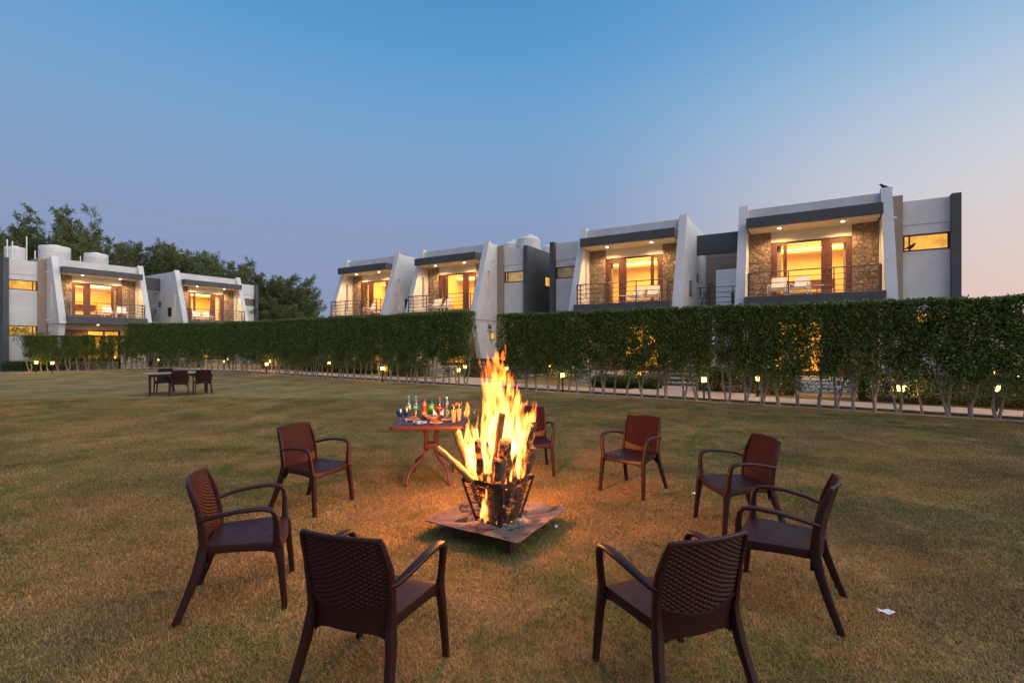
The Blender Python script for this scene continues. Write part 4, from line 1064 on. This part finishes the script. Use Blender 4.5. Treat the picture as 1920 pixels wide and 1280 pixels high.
# ash heap and charcoal lumps
r = random.Random(3)
mb = MB(); vs_ = [(0, 0, .02)]; fs = []
for k, (rr, z) in enumerate(((.10, .018), (.19, .010), (.26, .0))):
    for i in range(24): a = i*math.pi/12; q_ = rr*(1+.18*r.uniform(-1, 1)); vs_.append((q_*math.cos(a), q_*math.sin(a), z+r.uniform(-.003, .006)*(k < 2)))
for i in range(24):
    fs.append((0, 1+i, 1+(i+1) % 24))
    for k in range(2): fs.append((1+k*24+i, 1+k*24+24+i, 1+k*24+24+(i+1) % 24, 1+k*24+(i+1) % 24))
mb.add(vs_, fs); mat('ash', (.20, .18, .17), .95, (.08, .07, .065), 30, 5, .6, 60)
ash = mb.build('ash_heap', 'ash', loc=(FC.x, FC.y, TRZ-.004)); tag(ash, 'pale ash heaped on the tray under the basket', 'ash'); ash['kind'] = 'stuff'
mb = MB()
for k in range(60):
    a = r.uniform(0, 6.28); d = min(.15, abs(r.gauss(0, .08))); s_ = r.uniform(.004, .010)
    mb.lathe([(s_*.6, 0), (s_, s_*.5), (s_*.7, s_*1.2), (s_*.1, s_*1.5)], 5, (d*math.cos(a), d*math.sin(a), .006))
em = mb.build('embers', 'ember', loc=(FC.x, FC.y, TRZ), smooth=0); tag(em, 'glowing red embers in the ash inside the basket', 'embers'); em['kind'] = 'stuff'
# basket
bk = thing('fire_basket', 'black iron fire basket tapering down, with bars and loop handles', 'fire basket', (FC.x, FC.y, TRZ-.002), R(-38))
B0, B1_, BH = .135, .225, .385
cs = [(-1, -1), (1, -1), (1, 1), (-1, 1)]
def bp(i, t):  # corner point at height fraction t
    k = B0+(B1_-B0)*t; return Vector((cs[i][0]*k, cs[i][1]*k, BH*t))
for i in range(4): MB().sweep([bp(i, 0), bp(i, 1)], [.014, .015], 6, pw=5).build('corner_post', 'iron', bk)
for i in range(4):
    j = (i+1) % 4
    MB().sweep([bp(i, .97), bp(j, .97)], [(.005, .022)]*2, 6, pw=5).build('rim', 'iron', bk)
    MB().sweep([bp(i, .10), bp(j, .10)], [(.005, .016)]*2, 6, pw=5).build('lower_rim', 'iron', bk)
    for t in (.28, .46, .64, .80): MB().sweep([bp(i, t), bp(j, t)], [.0055]*2, 6).build('bar', 'iron', bk)
for s_ in (-1, 1):
    y = s_*(B0+(B1_-B0)*.93)
    MB().sweep([(-.09, y, BH*.95), (-.09, y+s_*.06, BH*.93), (.09, y+s_*.06, BH*.93), (.09, y, BH*.95)], [.007]*4, 6).build('handle', 'iron', bk)
mb = MB()
for k in range(5): mb.sweep([(-B0, -B0+B0*.5*k, .05), (B0, -B0+B0*.5*k, .05)], [.006]*2, 6)
mb.build('grate', 'iron', bk)
# logs: photo pixel at the fire's distance -> metres
def FP(px, py, dy=0): return Vector(((px-960)/FPX*4.31, 4.31+dy, CAMH-(py-HZ)/FPX*4.31))
def log(a, b, r0, r1, material, label, seed, flat=1.0, end=None):
    rr = random.Random(seed); d = b-a; path = []; sz = []
    n = 9
    for i in range(n):
        t = i/(n-1); path.append(a + d*t + Vector((rr.uniform(-.007, .007), rr.uniform(-.007, .007), 0))); k = (r0+(r1-r0)*t)*rr.uniform(.90, 1.10); sz.append((k, k*flat))
    mb = MB().sweep(path, sz, 11, up=(.3, 1, 0)); N_ = len(mb.v)
    v2 = []
    for i, p in enumerate(mb.v):
        q = Vector(p); c = path[min(n-1, i//11)]; o = q-c; o *= 1+.22*noise.noise(q*22)+.10*noise.noise(q*60)
        if i//11 == n-1: o += d.normalized()*rr.uniform(-.02, .025)
        v2.append(tuple(c+o))
    mb.v = v2
    o = mb.build('firewood_log', material, smooth=35); tag(o, label, 'log', 'burning logs in the fire basket')
    if end:
        c = path[-1]; dd = (path[-1]-path[-3]).normalized(); s_ = dd.orthogonal().normalized(); u_ = dd.cross(s_); rr_ = sz[-1][0]*.92
        m2 = MB(); m2.add([c+dd*.028] + [c+dd*.022+(s_*math.cos(k*.5236)+u_*math.sin(k*.5236))*rr_*(1+.08*rr.uniform(-1, 1)) for k in range(12)], [(0, 1+k, 1+(k+1) % 12) for k in range(12)])
        m2.build('cut_end', end, o, smooth=0, recalc=False)
    return o
BZ = 968
log(FP(918, 925, -.06), FP(826, 828, -.22), .034, .026, 'split_wood', 'thin pale branch sticking out sideways from the fire', 1, end='split_wood')
log(FP(905, 950, .02), FP(855, 812, .06), .044, .040, 'split_wood', 'glowing orange split plank leaning towards the table', 2, .55)
log(FP(912, 962, -.10), FP(899, 822, -.16), .036, .030, 'charred', 'narrow charred log standing upright in the fire', 3, .8)
log(FP(915, 955, .0), FP(941, 772, -.15), .036, .030, 'split_wood', 'long pale split stick rising highest out of the basket', 4, .7)
log(FP(945, 965, .03), FP(948, 820, -.24), .060, .060, 'bark', 'thick round log with a brown cut end inside the flames', 5, 1, 'split_wood')
log(FP(930, 968, -.13), FP(940, 848, -.26), .052, .050, 'bark', 'dark bark-covered log with jagged burnt top', 6)
log(FP(950, 965, -.05), FP(1001, 790, -.10), .046, .036, 'charred', 'long charred log leaning towards the lone far chair', 7)
log(FP(958, 965, -.10), FP(998, 838, -.12), .050, .040, 'bark', 'split bark log leaning out beside the iron rim', 8, .7, 'split_wood')
log(FP(962, 960, .10), FP(985, 815, .10), .046, .040, 'bark', 'dark log standing at the rear of the basket', 9)
log(FP(922, 966, -.12), FP(917, 880, -.14), .044, .040, 'split_wood', 'short pale log low inside the basket bars', 10, .9)
log(FP(948, 968, -.08), FP(962, 880, -.17), .050, .046, 'bark', 'short dark log low inside the basket bars', 11)
log(FP(925, 960, .12), FP(890, 850, .14), .045, .036, 'charred', 'charred log behind the thin branch', 12)
# flames: closed tongues fused into one body, filled with a glowing gas
TG = []   # base px,py -> tip px,py, radius m, depth, wiggle
def tongue(b, t, r_, dy, wig=.02, n=16, seed=0):
    rr = random.Random(seed); A = FP(*b, dy); B = FP(*t, dy+rr.uniform(-.05, .05)); ph = rr.uniform(0, 6.28); path = []; sz = []
    for i in range(n):
        u = i/(n-1); p = A.lerp(B, u) + Vector((wig*math.sin(ph+u*6.5)*u*(1.3-u), wig*math.cos(ph*1.7+u*5)*u, 0))
        path.append(p); k = r_*(math.sin(min(1, u*3.2+.28)*math.pi/2))*(1-u)**.62*(1+.14*math.sin(ph*2+u*17)) + .0025; sz.append((k, k*.85))
    TG.append(MB().sweep(path, sz, 10, up=(0, 1, 0)))
spec = [((930, 850), (929, 652), .100, 0), ((924, 840), (914, 660), .060, .03), ((936, 840), (943, 668), .070, -.02), ((918, 790), (899, 668), .034, .0), ((945, 850), (962, 696), .072, .04),
        ((955, 860), (973, 728), .070, -.02), ((965, 850), (981, 752), .045, .06), ((908, 835), (907, 722), .030, -.05), ((918, 750), (905, 672), .026, .05), ((938, 745), (953, 680), .024, -.05), ((944, 720), (948, 690), .020, 0),
        ((885, 885), (884, 792), .066, 0), ((876, 870), (874, 800), .045, .05), ((893, 880), (893, 795), .050, -.04), ((902, 875), (905, 795), .042, .03), ((880, 820), (877, 772), .018, .0),
        ((985, 850), (1003, 734), .040, .02), ((992, 820), (1008, 748), .022, -.03), ((975, 860), (990, 770), .050, 0), ((978, 800), (986, 752), .016, .08),
        ((905, 900), (912, 830), .046, -.08), ((922, 905), (922, 810), .060, -.04), ((950, 895), (960, 800), .060, .08), ((972, 890), (985, 815), .034, -.12), ((928, 896), (931, 850), .014, -.21), ((957, 890), (963, 852), .012, -.23), ((978, 885), (990, 838), .013, -.20), ((918, 898), (921, 850), .015, -.19), ((905, 892), (903, 855), .016, -.16), ((970, 880), (975, 820), .016, -.16), ((912, 940), (914, 895), .016, -.21), ((950, 905), (948, 880), .012, -.22),
        ((990, 868), (1001, 800), .020, -.1), ((912, 968), (908, 905), .016, -.17), ((905, 960), (911, 900), .022, -.15), ((916, 962), (914, 920), .012, -.18), ((932, 968), (934, 952), .010, -.19), ((902, 962), (904, 945), .012, -.17)]
for k, (b, t, r_, dy) in enumerate(spec):
    tongue(b, t, r_, dy, .012+.10*r_, seed=50+k)
    if r_ > .04:
        rr = random.Random(900+k)
        for q in range(5):   # licks around the tongue
            u = rr.uniform(.25, .8); bx = b[0]+(t[0]-b[0])*u+rr.uniform(-1, 1)*r_*150*(1-u); by = b[1]+(t[1]-b[1])*u
            tongue((bx, by), (bx+rr.uniform(-8, 10), by-rr.uniform(22, 52)), r_*rr.uniform(.22, .38), dy+rr.uniform(-.05, .05), .008, 10, 300+k*7+q)
# torn-off licks
for b, t, r_ in (((943, 676), (947, 643), .024), ((875, 782), (877, 752), .030), ((889, 775), (891, 764), .008), ((913, 668), (911, 655), .008), ((987, 760), (989, 745), .010)): tongue(b, t, r_, 0, .01, seed=int(b[0]))
fm = MB()
for q in TG: fm.add(q.v, q.f)
m = bpy.data.materials.new('flame_gas'); m.use_nodes = True; t = m.node_tree; t.nodes.clear()
o_ = t.nodes.new('ShaderNodeOutputMaterial'); e_ = t.nodes.new('ShaderNodeEmission')
tc_ = t.nodes.new('ShaderNodeTexCoord'); mp = t.nodes.new('ShaderNodeMapping'); mp.inputs['Scale'].default_value = (1, 1, .28)
nz_ = t.nodes.new('ShaderNodeTexNoise'); nz_.inputs['Scale'].default_value = 26; nz_.inputs['Detail'].default_value = 3; nz_.inputs['Distortion'].default_value = .6
t.links.new(tc_.outputs['Object'], mp.inputs['Vector']); t.links.new(mp.outputs[0], nz_.inputs['Vector'])
r1 = t.nodes.new('ShaderNodeMapRange'); r1.inputs['From Min'].default_value = .40; r1.inputs['From Max'].default_value = .66; r1.inputs['To Min'].default_value = 0; r1.inputs['To Max'].default_value = 185
t.links.new(nz_.outputs['Fac'], r1.inputs['Value'])
sx_ = t.nodes.new('ShaderNodeSeparateXYZ'); t.links.new(tc_.outputs['Object'], sx_.inputs[0])
rz_ = t.nodes.new('ShaderNodeMapRange'); rz_.inputs['From Min'].default_value = .8; rz_.inputs['From Max'].default_value = 1.68; t.links.new(sx_.outputs['Z'], rz_.inputs['Value'])
cm = t.nodes.new('ShaderNodeMix'); cm.data_type = 'RGBA'; cm.inputs[6].default_value = (1, .27, .050, 1); cm.inputs[7].default_value = (1, .15, .008, 1); t.links.new(rz_.outputs[0], cm.inputs['Factor'])
rs = t.nodes.new('ShaderNodeMapRange'); rs.inputs['From Min'].default_value = .9; rs.inputs['From Max'].default_value = 1.72; rs.inputs['To Min'].default_value = 1.0; rs.inputs['To Max'].default_value = .45; t.links.new(sx_.outputs['Z'], rs.inputs['Value'])
ml = t.nodes.new('ShaderNodeMath'); ml.operation = 'MULTIPLY'; t.links.new(r1.outputs[0], ml.inputs[0]); t.links.new(rs.outputs[0], ml.inputs[1])
t.links.new(cm.outputs[2], e_.inputs['Color']); t.links.new(ml.outputs[0], e_.inputs['Strength']); t.links.new(e_.outputs[0], o_.inputs['Volume'])
M['flame_gas'] = m
try: m.cycles.volume_step_rate = .15
except Exception: pass
fl = fm.build('flame', 'flame_gas', recalc=False, smooth=0); tag(fl, 'tall yellow-white flames leaping from the logs in the basket', 'fire')
rmod = fl.modifiers.new('fuse', 'REMESH'); rmod.mode = 'VOXEL'; rmod.voxel_size = .0075
lamp('POINT', 165, (1.0, .33, .075), FC + Vector((0, -.02, 1.02)), None, .16)
lamp('POINT', 105, (1.0, .31, .065), FC + Vector((-.05, -.02, .72)), None, .12)

# ------------------------------------------------------------------ lawn blades near the camera (dry matted turf)
gcol = bpy.data.collections.new('turf_patches')
for k in range(4):
    rg = np.random.default_rng(40+k); n = 3200
    ang = rg.uniform(0, 2*np.pi, n); rad = .46*np.sqrt(rg.uniform(0, 1, n)); bx, by = rad*np.cos(ang), rad*np.sin(ang)
    lean = rg.uniform(.25, 1.25, n); az = rg.uniform(0, 2*np.pi, n); ln = rg.uniform(.016, .040, n); wd = rg.uniform(.0010, .0021, n)
    dx, dy, dz = np.sin(lean)*np.cos(az), np.sin(lean)*np.sin(az), np.cos(lean)
    sxv, syv = -np.sin(az)*wd, np.cos(az)*wd
    V = np.zeros((n, 5, 3))
    V[:, 0] = np.stack([bx-sxv, by-syv, np.full(n, -.002)], 1); V[:, 1] = np.stack([bx+sxv, by+syv, np.full(n, -.002)], 1)
    mx_, my_, mz_ = bx+dx*ln*.5, by+dy*ln*.5, dz*ln*.62
    V[:, 2] = np.stack([mx_+sxv*.9, my_+syv*.9, mz_], 1); V[:, 3] = np.stack([mx_-sxv*.9, my_-syv*.9, mz_], 1)
    V[:, 4] = np.stack([bx+dx*ln*1.1, by+dy*ln*1.1, dz*ln*.85], 1)
    me = bpy.data.meshes.new('turf_patch'); b_ = np.arange(n)*5
    me.from_pydata(V.reshape(-1, 3).tolist(), [], [(int(i), int(i+1), int(i+2), int(i+3)) for i in b_] + [(int(i+3), int(i+2), int(i+4)) for i in b_])
    me.materials.append(M['lawn_blade']); o = bpy.data.objects.new('turf_patch', me); gcol.objects.link(o)
pts = []
y = 1.0
while y < 15:
    st_ = .40 if y < 8 else .52; x = -(y*1.10+.8)
    while x < y*1.10+.8:
        pts.append((x+rnd.uniform(-.15, .15), y+rnd.uniform(-.15, .15), 0)); x += st_
    y += st_
me = bpy.data.meshes.new('grass'); me.from_pydata(pts, [], []); gr = bpy.data.objects.new('grass', me); COL.objects.link(gr)
tag(gr, 'short dry brown and green turf covering the lawn', 'grass'); gr['kind'] = 'stuff'
ng = bpy.data.node_groups.new('turf', 'GeometryNodeTree')
ng.interface.new_socket('Geometry', in_out='INPUT', socket_type='NodeSocketGeometry'); ng.interface.new_socket('Geometry', in_out='OUTPUT', socket_type='NodeSocketGeometry')
gi = ng.nodes.new('NodeGroupInput'); go = ng.nodes.new('NodeGroupOutput'); ip = ng.nodes.new('GeometryNodeInstanceOnPoints'); ci = ng.nodes.new('GeometryNodeCollectionInfo')
ci.inputs['Collection'].default_value = gcol; ci.inputs['Separate Children'].default_value = True; ci.inputs['Reset Children'].default_value = True
ip.inputs['Pick Instance'].default_value = True
rvn = ng.nodes.new('FunctionNodeRandomValue'); rvn.data_type = 'FLOAT_VECTOR'; rvn.inputs[0].default_value = (0, 0, 0); rvn.inputs[1].default_value = (0, 0, 6.283)
rsn = ng.nodes.new('FunctionNodeRandomValue'); rsn.data_type = 'FLOAT_VECTOR'; rsn.inputs[0].default_value = (.9, .9, .6); rsn.inputs[1].default_value = (1.15, 1.15, 1.15)
ng.links.new(gi.outputs[0], ip.inputs['Points']); ng.links.new(ci.outputs[0], ip.inputs['Instance']); ng.links.new(rvn.outputs[0], ip.inputs['Rotation']); ng.links.new(rsn.outputs[0], ip.inputs['Scale']); ng.links.new(ip.outputs[0], go.inputs[0])
gm = gr.modifiers.new('turf', 'NODES'); gm.node_group = ng

# litter
def scrap(px, py, l, w_, rz, label):
    p = G(px, py, .02); o = MB(); vs_ = []; fs = []
    for i in range(7):
        t = i/6-.5
        vs_ += [(t*l, -w_*(.5-.5*abs(t)), .008*math.sin(i*1.3)), (t*l, w_*(.5-.3*abs(t)), .012+.006*math.cos(i*1.7)), (t*l, w_*(.5-.3*abs(t)), .0105+.006*math.cos(i*1.7)), (t*l, -w_*(.5-.5*abs(t)), -.0015+.008*math.sin(i*1.3))]
    for i in range(6):
        for k in range(4): k2 = (k+1) % 4; fs.append((i*4+k, i*4+4+k, i*4+4+k2, i*4+k2))
    fs += [(0, 1, 2, 3), (27, 26, 25, 24)]
    o.add(vs_, fs); q = o.build('paper_scrap', 'paper', loc=p, smooth=0); q.rotation_euler = (0, 0, rz); tag(q, label, 'litter')
scrap(1662, 1147, .095, .026, R(-12), 'white paper strip lying on the open lawn')
scrap(1302, 925, .06, .02, R(20), 'curled pale scrap on the grass by the lone far chair')
scrap(1043, 987, .05, .015, R(60), 'dry pale leaf on the grass by the tray corner')
